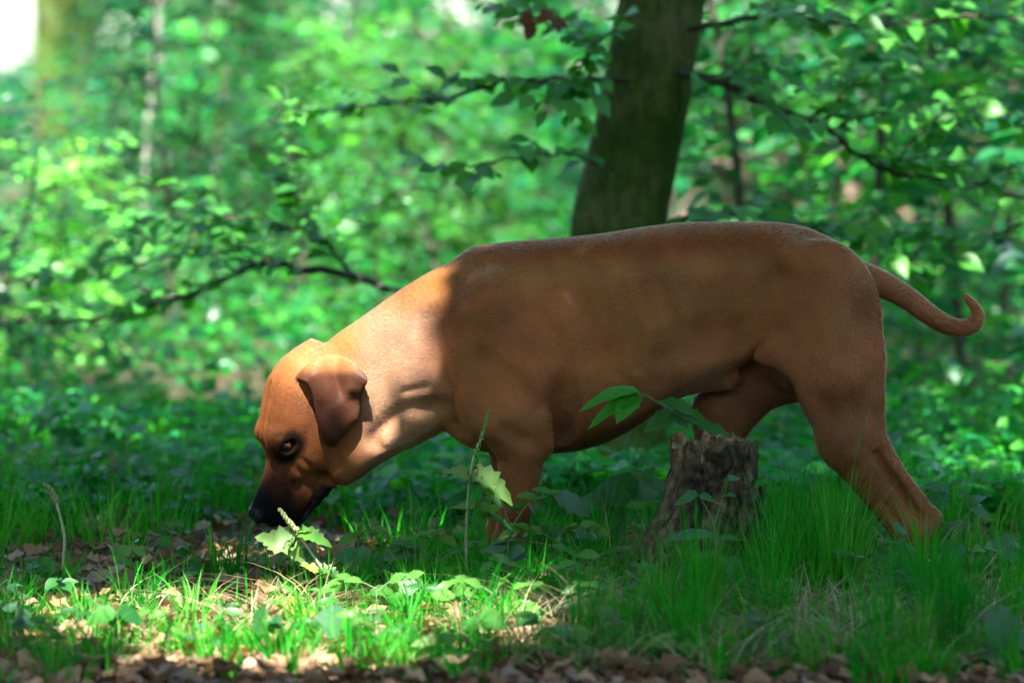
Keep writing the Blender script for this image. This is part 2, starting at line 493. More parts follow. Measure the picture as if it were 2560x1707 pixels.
# a withered spray on a dead twig left of the trunk
dead_slots = []
rr = np.random.default_rng(77)
for k in range(9):
    b = rel(at(1350 + rr.uniform(-30, 45), 40 + rr.uniform(-20, 25), 9.42), beech)
    dead_slots.append((b, np.array([rr.normal(0, .6), rr.normal(0, .4), -1.0]), np.array([rr.normal(0, .6), -1, .3]), rr.uniform(.04, .06)))
leaf_objects(beech, dead_slots, 20, curl_leaf(3), dry_mat, 'withered_leaf', [(0.17, 0.065, 0.03), (0.22, 0.09, 0.04)])

# unseen crown overhead: limbs, and leaves added to shade the scene, holes cut so sun falls on the dog's head and the litter
def crown():
    r = np.random.default_rng(31)
    for k in range(11):
        a = k * 2.4 + .5
        z0 = r.uniform(2.6, 5.5)
        i = int(np.argmin(np.abs(np.array(tp)[:, 2] - z0)))
        P0 = np.array(tp[i])
        R = r.uniform(3.5, 6.0)
        d = np.array([math.cos(a), math.sin(a) - .45, 0]) * R
        pts = [P0, P0 + d * .3 + (0, 0, .6), P0 + d * .65 + (0, 0, 1.0), P0 + d + (0, 0, 1.1)]
        v, q, c = tube(pts, [.05, .035, .02, .006], 8, (0.07, 0.07, 0.04), 24)
        mesh_obj('limb', np_mesh('limb', v, q, bark_mat), beech)
    sx, sy = SUN_TO.x / SUN_TO.z, SUN_TO.y / SUN_TO.z
    N = 195000
    G = np.stack([r.uniform(-4.2, 4.2, N), r.uniform(3.2, 12.5, N)], -1)      # where its shadow falls
    Z = r.uniform(3.4, 6.6, N)
    sun_holes = [(-.38, 7.92, .32, .19, 0), (-.18, 7.99, .20, .18, 0), (-.25, 7.86, .18, .15, 0), (-.36, 6.72, .52, .48, 0), (-.70, 7.02, .28, .26, 0), (-.10, 6.50, .16, .16, 0), (0.0, 7.43, .12, .12, 0),
             (-.45, 7.22, .20, .16, 0), (-.35, 6.22, .36, .13, 0), (-.85, 6.55, .09, .12, 0), (.12, 6.42, .06, .07, 0), (-.05, 6.9, .08, .08, 0), (-.72, 7.6, .06, .08, 0), (.55, 6.75, .05, .06, 0), (.75, 7.2, .05, .06, 0), (.35, 6.35, .06, .06, 0)]
    keep = np.ones(N, bool)
    jit = 0.02 * r.normal(size=(N, 2))
    for hx, hy, rx, ry, _ in sun_holes:
        keep &= (((G[:, 0] + jit[:, 0] - hx) / rx)**2 + ((G[:, 1] + jit[:, 1] - hy) / ry)**2) > 1
    dens = 0.85 + 0.15 * (fbm(G[:, 0] * 2.2 + 3, G[:, 1] * 2.2, 17, 3) > 0.36)
    dens *= np.where((G[:, 1] > 9.0) & ~((G[:, 0] > -.15) & (G[:, 0] < .95) & (G[:, 1] < 11.2)), np.where(G[:, 0] < .3, np.where(G[:, 1] < 10.3, .75, np.where((G[:, 1] > 10.95) & (G[:, 1] < 12.6), .5, .06)), .14 + 0.35 * (fbm(G[:, 0] * 1.1 + 3, G[:, 1] * 1.1, 19, 2) > .55)), 1)
    keep &= r.random(N) < dens
    G, Z = G[keep], Z[keep]
    n = len(G)
    pos = np.stack([G[:, 0] + sx * Z, G[:, 1] + sy * Z, Z], -1) - np.array(beech.location)
    az = r.uniform(0, 2 * math.pi, n)
    ax = np.stack([np.cos(az), np.sin(az), r.normal(-.15, .25, n)], -1)
    nn = np.stack([r.normal(0, .45, n), r.normal(-.25, .45, n), np.ones(n)], -1)
    v, f, c = scatter(DIAMOND, pos, ax, nn, r.uniform(.09, .14, n), greens(n, r))
    parts = [(v, f, c)]
    v, f, c = merge(parts)
    tag(mesh_obj('crown', np_mesh('crown', v, f, leaf_mat, colors=c), beech), kind='stuff')
crown()
# ------------------------------------------------------------------ understorey behind: saplings, far trunks, far wood
def make_sapling(seed, height, leaves, leaf, pale, reach=1.0, bright=1.0, warm=0.0):
    r = np.random.default_rng(seed)
    lean = r.uniform(-.45, .45)
    P = [(0, 0, -.05), (lean * .3, .02, height * .33), (lean * .8, -.03, height * .66), (lean, 0, height)]
    stem_t = (0.42, 0.38, 0.33) if pale else (0.075, 0.07, 0.045)
    tv = tube(P, [.019, .015, .010, .004], 8, stem_t, 30)
    C = path_points(P, 60)
    tw, lp, la, ln, ls = [], [], [], [], []
    k = 0
    while len(lp) < leaves:
        i = r.integers(4, 58)
        L = reach * r.uniform(.25, .85) * (1 - .4 * i / 60)
        a = r.uniform(0, 2 * math.pi)
        q = np.array([math.cos(a), math.sin(a), r.uniform(.0, .55)]); q /= np.linalg.norm(q)
        T = np.array([C[i] + q * L * s + np.array([0, 0, -.22]) * L * s * s for s in np.linspace(0, 1, 6)])
        tw.append(tube(T, np.linspace(.004, .001, 6), 4, (.08, .07, .045)))
        lat = np.cross(q, (0, 0, 1)); lat /= np.linalg.norm(lat)
        nl = int(L / .045)
        for m_ in range(nl):
            s = .2 + .8 * (m_ + r.uniform(0, 1)) / nl
            lp.append(C[i] + q * L * s + np.array([0, 0, -.22]) * L * s * s + r.normal(0, .015, 3))
            la.append(q * .6 + lat * (1 if m_ % 2 else -1) + np.array([0, 0, -r.uniform(0, .6)]))
            ln.append((r.normal(0, .45), r.normal(-.3, .45), 1)); ls.append(r.uniform(*leaf))
    v, f, c = merge(tw)
    tm = np_mesh('trunk', tv[0], tv[1], stem_mat, colors=tv[2])
    wm = np_mesh('twig', v, f, stem_mat, colors=c)
    n = len(lp)
    tn = np.clip((greens(n, r, 1.15, .35) + np.array([.010, .014, .045]) + warm * np.array([.16, .09, .0])) * bright, 0, .8)  # pale blue offset paints distance haze into the leaf colour
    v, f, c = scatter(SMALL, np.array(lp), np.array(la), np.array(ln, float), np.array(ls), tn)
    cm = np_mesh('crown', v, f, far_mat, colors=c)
    return tm, wm, cm
variants = [make_sapling(100 + i, h, n, lf, pale, *rc) for i, (h, n, lf, pale, *rc) in enumerate(
    ((2.6, 520, (.05, .085), True), (3.2, 800, (.06, .11), False), (2.0, 560, (.06, .11), False), (3.4, 760, (.065, .12), False), (1.5, 600, (.045, .08), False), (2.4, 150, (.045, .07), True, .5), (1.35, 620, (.06, .10), False, .9, 1.7, .32), (2.6, 900, (.06, .10), False, 1.0, .30, 0), (3.0, 700, (.07, .11), False, 1.1, 1.3, .15)))]  # sunlit bush and shaded sapling carry their light and shade in the leaf tint
def sapling(px, Y, var, scale=1.0, rot=0.0, label=None, pale_at=None):
    a, _ = ray_dir(px, 600)
    x = a * Y
    e = empty('beech_sapling', (x, Y, gz(x, Y)))
    e.rotation_euler.z = rot
    e.scale = (scale,) * 3
    for nm, me in zip(('trunk', 'twig', 'crown'), variants[var]):
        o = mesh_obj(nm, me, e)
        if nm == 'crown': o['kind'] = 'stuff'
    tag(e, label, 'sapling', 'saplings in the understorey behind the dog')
    return e
rs = np.random.default_rng(404)
sapling(352, 17.5, 5, 1.0, .4, 'young sapling with a pale bare stem standing left in the sunny understorey')
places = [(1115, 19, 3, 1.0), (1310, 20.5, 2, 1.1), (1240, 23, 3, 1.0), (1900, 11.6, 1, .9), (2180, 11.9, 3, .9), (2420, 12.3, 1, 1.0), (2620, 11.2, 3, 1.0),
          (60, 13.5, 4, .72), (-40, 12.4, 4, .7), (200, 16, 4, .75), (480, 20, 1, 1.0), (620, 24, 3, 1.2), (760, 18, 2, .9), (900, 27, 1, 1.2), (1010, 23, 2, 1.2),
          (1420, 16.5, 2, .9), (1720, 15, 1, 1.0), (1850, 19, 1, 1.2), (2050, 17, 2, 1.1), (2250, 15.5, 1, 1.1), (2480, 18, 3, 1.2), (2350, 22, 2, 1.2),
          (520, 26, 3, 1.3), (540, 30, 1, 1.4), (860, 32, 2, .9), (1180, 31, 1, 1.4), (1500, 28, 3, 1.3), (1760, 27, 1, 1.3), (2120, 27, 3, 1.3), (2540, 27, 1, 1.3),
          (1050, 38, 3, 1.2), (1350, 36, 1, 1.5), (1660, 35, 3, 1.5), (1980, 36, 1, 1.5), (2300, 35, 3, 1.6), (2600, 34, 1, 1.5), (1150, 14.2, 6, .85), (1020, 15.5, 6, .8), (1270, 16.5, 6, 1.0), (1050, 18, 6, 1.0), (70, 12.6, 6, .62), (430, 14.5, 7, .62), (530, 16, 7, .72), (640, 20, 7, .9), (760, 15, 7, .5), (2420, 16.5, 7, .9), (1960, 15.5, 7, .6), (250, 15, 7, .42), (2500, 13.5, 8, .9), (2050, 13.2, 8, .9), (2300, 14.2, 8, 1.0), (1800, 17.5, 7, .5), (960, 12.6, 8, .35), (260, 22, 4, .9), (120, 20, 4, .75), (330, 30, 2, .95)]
desc = ['tall thin sapling', 'bushy sapling', 'low leafy sapling', 'slender loose sapling', 'small dense sapling', 'bare stemmed sapling', 'yellow green bush tinted as sunlit', 'dark sapling tinted as shaded', 'large leaved bright sapling']
todo = []
for k, (px, Y, var, sc) in enumerate(places):
    cols = ['at the left edge', 'under the thick dark trunk', 'beside the pale bare stem', 'up left of the dog\'s head', 'above the dog\'s head', 'above the dog\'s neck', 'just left of the leaning beech', 'behind the leaning beech', 'just right of the leaning beech', 'above the dog\'s rump', 'above the tail', 'at the right edge']
    where = cols[int(np.clip((px + 40) / 2640 * 12, 0, 11))]
    dist = 'close behind the dog' if Y < 14 else 'nearer row' if Y < 19 else 'middle row' if Y < 25 else 'back row' if Y < 33 else 'last row'
    todo.append((px, Y, var, sc, rs.uniform(0, 6.28), f'{desc[var]} {where}, {dist}'))
for t in todo:
    same = sorted(q[0] for q in todo if q[5] == t[5])
    sapling(*t[:5], t[5] if len(same) == 1 else ('left one: ', 'right one: ', 'third one: ')[same.index(t[0])] + t[5])

# undergrowth: herbs and seedlings behind the dog, one mass
def undergrowth():
    r = np.random.default_rng(52)
    N = 46000
    Y = 8.6 + 24 * r.random(N)**1.7
    X = (r.random(N) * 2 - 1) * (0.155 * Y + .3)
    cl = fbm(X * 2.1 + 9, Y * 2.1, 71, 3)
    keep = cl > r.uniform(.28, .52, N)
    keep &= ~((Y < 9.5) & (np.abs(X + .45) < .5) & (r.random(N) < .65))
    X, Y, cl = X[keep], Y[keep], cl[keep]
    n = len(X)
    hmax = np.where(Y < 10.0, .13, np.where(Y < 12, .24, .42)) * (.4 + 1.4 * np.clip(cl - .35, 0, .5))
    Z = ground_h(X, Y) + .01 + hmax * r.random(n)**.8
    az = r.uniform(0, 2 * math.pi, n)
    ax = np.stack([np.cos(az), np.sin(az), r.normal(-.1, .35, n)], -1)
    nn = np.stack([r.normal(0, .4, n), r.normal(-.3, .4, n), np.ones(n)], -1)
    v, f, c = scatter(SMALL, np.stack([X, Y, Z], -1), ax, nn, r.uniform(.03, .075, n), (greens(n, r, 1.05, .4) + np.array([.004, .006, .012])) * (.35 + 1.5 * fbm(X * 1.4 + 31, Y * .9, 73, 2))[:, None])
    o = mesh_obj('undergrowth', np_mesh('undergrowth', v, f, far_mat, colors=c))
    tag(o, 'dense green herbs and seedlings covering the ground behind the dog', 'undergrowth', kind='stuff')
undergrowth()

def far_trunk(px, Y, r0, label, lean=0.0):
    a, _ = ray_dir(px, 600)
    x = a * Y
    e = empty('far_tree', (x, Y, gz(x, Y) - .1))
    P = [(0, 0, 0), (lean * .3, 0, 1.5), (lean, 0, 5), (lean * 1.5, 0, 9)]
    v, q, c = tube(P, [r0 * 1.35, r0, r0 * .9, r0 * .6], 20, (.03, .03, .02), 40)
    mesh_obj('trunk', np_mesh('trunk', v, q, bark_mat), e)
    r = np.random.default_rng(int(px) + 7)
    n = 5000
    p = np.stack([lean + r.normal(0, 2.0, n), r.normal(0, 1.8, n), 6.5 + r.normal(0, 1.3, n)], -1)
    ax = r.normal(0, 1, (n, 3)); nn = np.stack([r.normal(0, .5, n), r.normal(-.2, .5, n), np.ones(n)], -1)
    v, f, c = scatter(DIAMOND, p, ax, nn, r.uniform(.12, .22, n), greens(n, r))
    tag(mesh_obj('crown', np_mesh('crown', v, f, far_mat, colors=c), e), kind='stuff')
    tag(e, label, 'tree', 'mature trees deep in the wood')
far_trunk(165, 33, .27, 'thick dark trunk beside the white sky gap at the top left')
far_trunk(1340, 37, .16, 'dark far trunk just left of the leaning beech near the top edge', .3)
far_trunk(1800, 29, .10, 'thin dark far trunk just right of the leaning beech', .2)
far_trunk(2440, 31, .16, 'dark far trunk near the right edge behind hanging leaves')

far_trunk(640, 27, .09, 'thin dark far trunk above the dog\'s head')
far_trunk(2130, 24, .07, 'thin dark far trunk above the tail', -.2)
def fallen_log():
    P = [np.array(at(x, y, Y)) for x, y, Y in ((1790, 455, 18.5), (1880, 405, 18.8), (1990, 372, 19.2), (2120, 330, 19.8))]
    c0 = np.array([P[0][0], P[0][1], 0.0])
    e = empty('fallen_log', tuple(c0))
    v, q, c = tube([p - c0 for p in P], [.13, .12, .10, .07], 14, (.12, .075, .055), 30)
    v = v + .02 * np.stack([np.sin(v[:, 2] * 40), np.sin(v[:, 0] * 31), np.sin(v[:, 1] * 27 + v[:, 0] * 22)], -1)
    mesh_obj('trunk', np_mesh('trunk', v, q, stem_mat, colors=c), e)
    r = np.random.default_rng(5)
    for k in range(9):
        b = P[k % 3] * .5 + P[k % 3 + 1] * .5 - c0 + r.normal(0, .12, 3)
        d = np.array([r.normal(0, .5), r.normal(0, .3), -.55])
        t = tube([b, b + d * .5, b + d], [.03, .022, .012], 7, (.17, .10, .075), 8)
        mesh_obj('broken_branch', np_mesh('broken_branch', t[0], t[1], stem_mat, colors=t[2]), e)
    tag(e, 'brown fallen log with broken branches propped up right of the leaning beech', 'log')
fallen_log()

# the far wood: a mass of foliage with gaps of bright sky
def far_wood():
    r = np.random.default_rng(63)
    N = 76000
    Y = r.uniform(38, 62, N)
    px = r.uniform(-350, 2900, N)
    X = (px - 1280) / F_PX * Y
    Z = 9.0 * r.random(N)**1.3
    py = 853 - (Z - CAM_H) / Y * F_PX - 538
    gap = fbm(X * .55 + 7, Z * .8, 88, 3)
    keep = gap > .30
    behind = r.random(N) < .5                                   # the wood closes round unseen behind the camera too, added to block low sky light
    ang = r.uniform(0.35, 2 * math.pi - 0.35, N); rad = r.uniform(13, 22, N)
    X = np.where(behind, np.sin(ang) * rad, X); Y = np.where(behind, np.cos(ang) * rad, Y); gap = np.where(behind, 1.0, gap)
    keep = (gap > .30 + .09 * np.clip((Z - 1.6) / .6, 0, 1)) & ~(behind & (Y > 0) & (np.abs(X) < .17 * Y + 1.2))
    keep &= ~(~behind & (X < -.1225 * Y) & (Z > .9 + .0155 * Y))
    # openings towards the sky
    ha, va = X / np.maximum(Y, 1), (Z - CAM_H) / np.maximum(Y, 1)
    for hx, hy, rx, ry in ((-.069, .031, .008, .004), (-.047, .025, .006, .006), (-.013, .028, .010, .005), (-.001, .026, .007, .005), (.082, .026, .010, .006), (.115, .022, .006, .004), (-.09, .020, .004, .003), (.062, .004, .004, .003), (.098, .012, .005, .003)):
        keep &= behind | ((((ha - hx) / rx)**2 + ((va - hy) / ry)**2) > r.uniform(.5, 1.1, N))
    X, Y, Z = X[keep], Y[keep], Z[keep]
    n = len(X)
    ax = r.normal(0, 1, (n, 3)); nn = np.stack([r.normal(0, .6, n), r.normal(-.6, .5, n), np.ones(n)], -1)
    bh = behind[keep]
    v, f, c = scatter(DIAMOND, np.stack([X, Y, np.where(bh, Z * .72, Z)], -1), ax, np.where(bh[:, None], nn * np.array([2, 2, .5]), nn), np.where(bh, r.uniform(.45, .75, n), r.uniform(.16, .34, n)), greens(n, r, 1.2, .4) + np.where(bh[:, None], 0.0, np.array([.022, .025, .055])))  # pale blue haze is painted into the far leaves
    c = c * np.repeat(np.where(bh, .3, .45 + 1.3 * fbm(X * .9 + 5, Z * 1.3 + Y * .2, 91, 2)), 4)[:, None]  # unseen leaves behind the camera coloured dark, as shade, to cut bounce light
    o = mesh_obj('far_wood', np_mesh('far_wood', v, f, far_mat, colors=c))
    tag(o, 'sunlit blurred foliage of the wood filling the far background', 'wood', kind='stuff')
far_wood()
# ------------------------------------------------------------------ the dog: one implicit surface, meshed
# model units are millimetre-like: 1 unit = 1 / S_DOG metre; x to the right, y downwards, v away from the camera
class Field:
    def __init__(self, lo, hi, step):
        self.step = step
        self.ax = [np.arange(l, h + step, step, dtype=np.float32) for l, h in zip(lo, hi)]
        self.vol = np.full([len(a) for a in self.ax], 500.0, np.float32)
    def box(self, lo, hi, pad):
        sl, co = [], []
        for k in range(3):
            a = self.ax[k]
            i0 = max(0, int(np.searchsorted(a, lo[k] - pad)))
            i1 = min(len(a), int(np.searchsorted(a, hi[k] + pad)) + 1)
            sl.append(slice(i0, i1))
            shp = [1, 1, 1]; shp[k] = -1
            co.append(a[i0:i1].reshape(shp))
        return tuple(sl), co
    def put(self, sl, d, k, sub=False):
        a = self.vol[sl]
        if sub:
            d = -d
            h = np.clip(0.5 - 0.5 * (d - a) / k * -1.0, 0, 1) if False else np.maximum(k - np.abs(a - d), 0) / k
            self.vol[sl] = np.maximum(a, d) + h * h * k * 0.25
        else:
            h = np.maximum(k - np.abs(a - d), 0) / k
            self.vol[sl] = np.minimum(a, d) - h * h * k * 0.25

F = Field((590, 530, -215), (2490, 1452, 215), 4.0)

def cone(p1, r1, p2, r2, k=20, flat=1.0, sub=False, F=F):
    p1 = np.array(p1, np.float32); p2 = np.array(p2, np.float32)
    rm = max(r1, r2)
    sl, (x, y, v) = F.box(np.minimum(p1, p2) - rm, np.maximum(p1, p2) + rm, k + 10)
    ab = p2 - p1
    L = float(ab @ ab) + 1e-6
    s = np.clip(((x - p1[0]) * ab[0] + (y - p1[1]) * ab[1] + (v - p1[2]) * ab[2]) / L, 0, 1)
    dx, dy, dv = x - p1[0] - s * ab[0], y - p1[1] - s * ab[1], (v - p1[2] - s * ab[2]) / flat
    F.put(sl, np.sqrt(dx*dx + dy*dy + dv*dv) - (r1 + (r2 - r1) * s), k, sub)

def chain(pts, k=20, flat=1.0, sub=False, inner=4.0):
    """one limb: its segments are joined to each other without swelling, then blended in"""
    P = np.array([p[:3] for p in pts], np.float32); R = [p[3] for p in pts]
    rm = max(R)
    sl, (x, y, v) = F.box(P.min(0) - rm, P.max(0) + rm, k + 10)
    acc = None
    for p1, p2, r1, r2 in zip(P[:-1], P[1:], R[:-1], R[1:]):
        ab = p2 - p1
        L = float(ab @ ab) + 1e-6
        s = np.clip(((x - p1[0]) * ab[0] + (y - p1[1]) * ab[1] + (v - p1[2]) * ab[2]) / L, 0, 1)
        dx, dy, dv = x - p1[0] - s * ab[0], y - p1[1] - s * ab[1], (v - p1[2] - s * ab[2]) / flat
        d = np.sqrt(dx*dx + dy*dy + dv*dv) - (r1 + (r2 - r1) * s)
        if acc is None: acc = d
        else: acc = np.minimum(acc, d) - (np.maximum(inner - np.abs(acc - d), 0) / inner)**2 * inner * .25
    F.put(sl, acc, k, sub)

def blob(c, r, rot=0.0, k=25, sub=False):
    """ellipsoid, rot in degrees turns it in the picture plane"""
    m = max(r)
    sl, (x, y, v) = F.box(np.array(c) - m, np.array(c) + m, k + 10)
    ca, sa = math.cos(math.radians(rot)), math.sin(math.radians(rot))
    dx, dy = x - c[0], y - c[1]
    a, b, w = (dx * ca + dy * sa), (-dx * sa + dy * ca), v - c[2]
    k0 = np.sqrt((a / r[0])**2 + (b / r[1])**2 + (w / r[2])**2)
    k1 = np.sqrt((a / r[0]**2)**2 + (b / r[1]**2)**2 + (w / r[2]**2)**2) + 1e-9
    F.put(sl, np.maximum(k0 * (k0 - 1.0) / k1, -min(r)), k, sub)

def section(u, l, top, bot, w, cu, n, n_low):
    up = u > cu
    h = np.where(up, top - cu, cu - bot)
    e = np.where(up, n, n_low)
    g = (np.abs((u - cu) / h) ** e + np.abs(l / w) ** e) ** (1.0 / e)
    p = np.sqrt((u - cu)**2 + l*l)
    r = np.where(p > 1e-3, p / np.maximum(g, 1e-4), np.minimum(h, w))
    return (g - 1.0) * r

def loft(A, B, st, k=25, n=2.2, n_low=2.2, v0=0.0, cu_frac=0.5, sub=False):
    """st rows: (t, top, bottom, half width); t along A->B, u towards the upper-left normal"""
    A = np.array(A, np.float64); B = np.array(B, np.float64)
    L = np.linalg.norm(B - A); a = (B - A) / L
    nrm = np.array([a[1], -a[0]])
    if nrm[1] > 0: nrm = -nrm
    st = np.array(st, np.float64)
    ext = max(np.abs(st[:, 1:3]).max(), 1)
    corners = [A + a * t + nrm * u for t in (st[0, 0], st[-1, 0]) for u in (st[:, 1].max(), st[:, 2].min())]
    c = np.array(corners); wm = st[:, 3].max()
    sl, (x, y, v) = F.box((c[:, 0].min(), c[:, 1].min(), v0 - wm), (c[:, 0].max(), c[:, 1].max(), v0 + wm), k + 12)
    t = (x - A[0]) * a[0] + (y - A[1]) * a[1]
    u = (x - A[0]) * nrm[0] + (y - A[1]) * nrm[1]
    top, bot, w = (spline(st[:, 0], st[:, i], t) for i in (1, 2, 3))
    d = section(u, v - v0, top, bot, w, bot + (top - bot) * cu_frac, n, n_low)
    over = np.maximum(np.maximum(st[0, 0] - t, t - st[-1, 0]), 0)
    d = np.where(over > 0, np.sqrt(np.maximum(d, 0)**2 + over**2), d)
    F.put(sl, d.astype(np.float32), k, sub)

# --- trunk
loft((1000, 820), (2300, 820), [(x - 1000, 820 - t, 820 - b, w) for x, t, b, w in (
    (1092, 800, 980, 40), (1105, 735, 1050, 78), (1130, 672, 1088, 104), (1165, 632, 1112, 124), (1206, 614, 1126, 136), (1263, 606, 1136, 146),
    (1321, 601, 1136, 154), (1436, 592, 1126, 166), (1509, 584, 1106, 170), (1586, 572, 1068, 170), (1635, 565, 1036, 166),
    (1700, 558, 992, 158), (1760, 556, 962, 146), (1846, 555, 915, 128), (1921, 556, 890, 118), (2002, 566, 890, 112),
    (2055, 585, 890, 104), (2109, 617, 890, 90), (2150, 657, 880, 72), (2185, 715, 860, 50), (2204, 770, 820, 25))],
    k=20, n=2.15, n_low=2.1, cu_frac=0.47)
# --- neck
loft((1200, 760), (800, 1060), [(-60, 110, -230, 95), (0, 128, -230, 118), (58, 140, -225, 122), (157, 149, -212, 116), (260, 152, -190, 106),
    (328, 155, -172, 98), (375, 153, -150, 92), (420, 146, -135, 86), (455, 110, -135, 80), (490, 60, -140, 70)], k=40, n=2.1, n_low=2.0, cu_frac=0.5)
# loose skin under the throat and dewlap fold
cone((1075, 1062, 0), 24, (960, 1085, 0), 26, 30, 1.6)
cone((1000, 1065, 0), 46, (858, 1176, -8), 36, 50, 1.5)
# --- shoulder and foreleg, near (-) and far (+)
for sgn in (-1, 1):
    dx = 0 if sgn < 0 else -22
    blob((1208, 835, sgn * 106), (78, 165, 50), 22, 36)
    blob((1195, 980, sgn * 112), (110, 78, 56), 28, 30)
    blob((1292, 970, sgn * 128), (70, 125, 46), -18, 30)
    chain([(1262 + dx, 1030, sgn * 116, 72), (1303 + dx, 1115, sgn * 108, 62), (1299 + dx, 1180, sgn * 102, 52), (1291 + dx, 1250, sgn * 98, 43),
           (1280 + dx, 1305, sgn * 95, 37), (1272 + dx, 1340, sgn * 94, 39), (1264 + dx, 1385, sgn * 92, 34), (1258 + dx, 1412, sgn * 90, 34)], 18, 0.9)
    cone((1335 + dx, 1070, sgn * 114), 40, (1358 + dx, 1108, sgn * 110), 24, 16)          # point of the elbow
    for j, o in enumerate((-30, -11, 11, 30)):                                            # toes
        chain([(1252 + dx, 1412, sgn * 86 + o * .7, 20), (1222 + dx - (6 if j in (1, 2) else 0), 1412, sgn * 86 + o, 19), (1200 + dx - (8 if j in (1, 2) else 0), 1424, sgn * 86 + o * 1.05, 14)], 8)
# --- haunch and hind leg, near
blob((2065, 775, -88), (130, 180, 60), -10, 32)
blob((2088, 900, -98), (112, 150, 56), 8, 30)
chain([(2092, 900, -92, 108), (2108, 1000, -96, 98), (2122, 1085, -98, 84)], 30, 0.62)
chain([(2122, 1085, -98, 82), (2158, 1150, -98, 66), (2196, 1215, -96, 52), (2236, 1275, -94, 44), (2262, 1308, -93, 42)], 24, 0.72)
chain([(2190, 1105, -96, 30), (2235, 1178, -95, 26), (2285, 1240, -94, 23), (2322, 1288, -93, 25)], 10, 0.8)                # achilles tendon and hock
chain([(2262, 1305, -93, 42), (2296, 1310, -93, 38), (2322, 1292, -93, 25)], 20, .8)
chain([(2300, 1312, -93, 36), (2290, 1350, -92, 31), (2277, 1400, -92, 30), (2262, 1418, -92, 30)], 18, 0.9)
for j, o in enumerate((-28, -10, 10, 28)):
    chain([(2262, 1414, -92 + o * .7, 19), (2232 - (6 if j in (1, 2) else 0), 1414, -92 + o, 18), (2210 - (8 if j in (1, 2) else 0), 1424, -92 + o, 14)], 8)
# --- haunch and hind leg, far: it stands further forward
blob((2050, 770, 78), (135, 185, 62), -10, 40)
blob((1985, 880, 86), (130, 130, 56), 35, 40)
chain([(1970, 890, 88, 100), (1880, 960, 92, 90), (1812, 1040, 94, 78)], 30, 0.62)
chain([(1812, 1040, 94, 74), (1800, 1120, 95, 58), (1815, 1200, 95, 46), (1838, 1270, 94, 40), (1848, 1310, 94, 38)], 24, 0.72)
chain([(1848, 1300, 94, 40), (1842, 1350, 93, 31), (1832, 1400, 92, 30), (1818, 1416, 92, 30)], 18, 0.9)
for j, o in enumerate((-28, -10, 10, 28)):
    chain([(1818, 1414, 92 + o * .7, 19), (1788 - (6 if j in (1, 2) else 0), 1414, 92 + o, 18), (1766 - (8 if j in (1, 2) else 0), 1424, 92 + o, 14)], 8)
# flank fold from the belly into the thigh; sheath
cone((1850, 840, -112), 40, (1990, 900, -104), 34, 40, 0.5)
chain([(1705, 945, 0, 24), (1770, 952, 0, 22), (1822, 955, 0, 19), (1840, 945, 0, 12)], 40, 0.9)
blob((1985, 925, 0), (52, 52, 42), 0, 30)
# --- tail
tail = np.array([(2110, 690, 0, 50), (2165, 696, 0, 38), (2225, 719, 0, 31), (2275, 749, 0, 27.5), (2325, 786, 0, 25), (2368, 811, 0, 23), (2405, 819, 0, 21),
       (2434, 811, 0, 19), (2446, 790, 0, 16), (2437, 766, 0, 12.5), (2422, 748, 0, 9), (2412, 739, 0, 6)], float)
tt_ = np.linspace(0, len(tail) - 1, 60)
def smooth_path(c):                                        # plain Catmull-Rom: no flat spots at the turning points
    i = np.clip(tt_.astype(int), 0, len(c) - 2); f = tt_ - i
    g = lambda k: c[np.clip(i + k, 0, len(c) - 1)]
    return .5 * (2 * g(0) + (g(1) - g(-1)) * f + (2 * g(-1) - 5 * g(0) + 4 * g(1) - g(2)) * f**2 + (3 * g(0) - g(-1) - 3 * g(1) + g(2)) * f**3)
chain(np.stack([smooth_path(tail[:, k]) for k in range(4)], -1), 14, inner=2.0)

# --- modelling of the muscles: soft grooves (depth > 0) and swellings (depth < 0) laid along the surface, both sides
def surf_v(x, y):
    i = int(round((x - F.ax[0][0]) / F.step)); j = int(round((y - F.ax[1][0]) / F.step))
    col = F.vol[i, j, :] < 0
    return F.ax[2][np.argmax(col)] if col.any() else -60.0
def sculpt(pts, k=30, both=True):
    """pts: (x, y, radius, depth)"""
    q = []
    for x, y, r, d in pts:
        v = surf_v(x, y)
        q.append((x, y, v - r + d if d > 0 else v + r + d, r))
    sub = pts[0][3] > 0
    chain(q, k, 1.0, sub)
    if both:
        chain([(x, y, -v, r) for x, y, v, r in q], k, 1.0, sub)
sculpt([(1078, 790, 40, 8), (1098, 890, 36, 18), (1120, 980, 34, 26), (1152, 1060, 30, 24)], 30)        # in front of the shoulder
sculpt([(1275, 725, 44, 6), (1322, 800, 46, 13), (1378, 890, 40, 16)], 36)                                 # behind the shoulder blade
sculpt([(1402, 940, 34, 20), (1410, 1020, 34, 38), (1402, 1080, 30, 38)], 26)                               # armpit
sculpt([(1222, 730, 50, -5), (1202, 800, 56, -8), (1172, 890, 56, -8)], 36)                                 # spine of the shoulder blade
sculpt([(1295, 770, 60, -5), (1345, 890, 60, -9)], 40)
sculpt([(1215, 890, 30, 9), (1295, 950, 30, 13), (1345, 1005, 24, 11)], 24)                                 # triceps edge
sculpt([(1180, 1000, 40, -6), (1230, 1050, 36, -7)], 30)                                                    # upper arm
sculpt([(1262, 1060, 22, 8), (1310, 1085, 18, 9)], 18)
sculpt([(1350, 1040, 26, -5), (1362, 1090, 20, -6)], 18)                                                    # elbow
sculpt([(1252, 1150, 16, 4), (1262, 1250, 14, 5), (1262, 1320, 12, 4)], 14)                                  # forearm
sculpt([(1765, 715, 120, 16), (1800, 800, 95, 24)], 60)                                                     # hollow of the flank
sculpt([(1690, 880, 60, 8), (1770, 850, 60, 14), (1840, 840, 40, 12)], 44)
sculpt([(1850, 860, 24, 9), (1902, 775, 40, 13), (1930, 690, 50, 9)], 34)
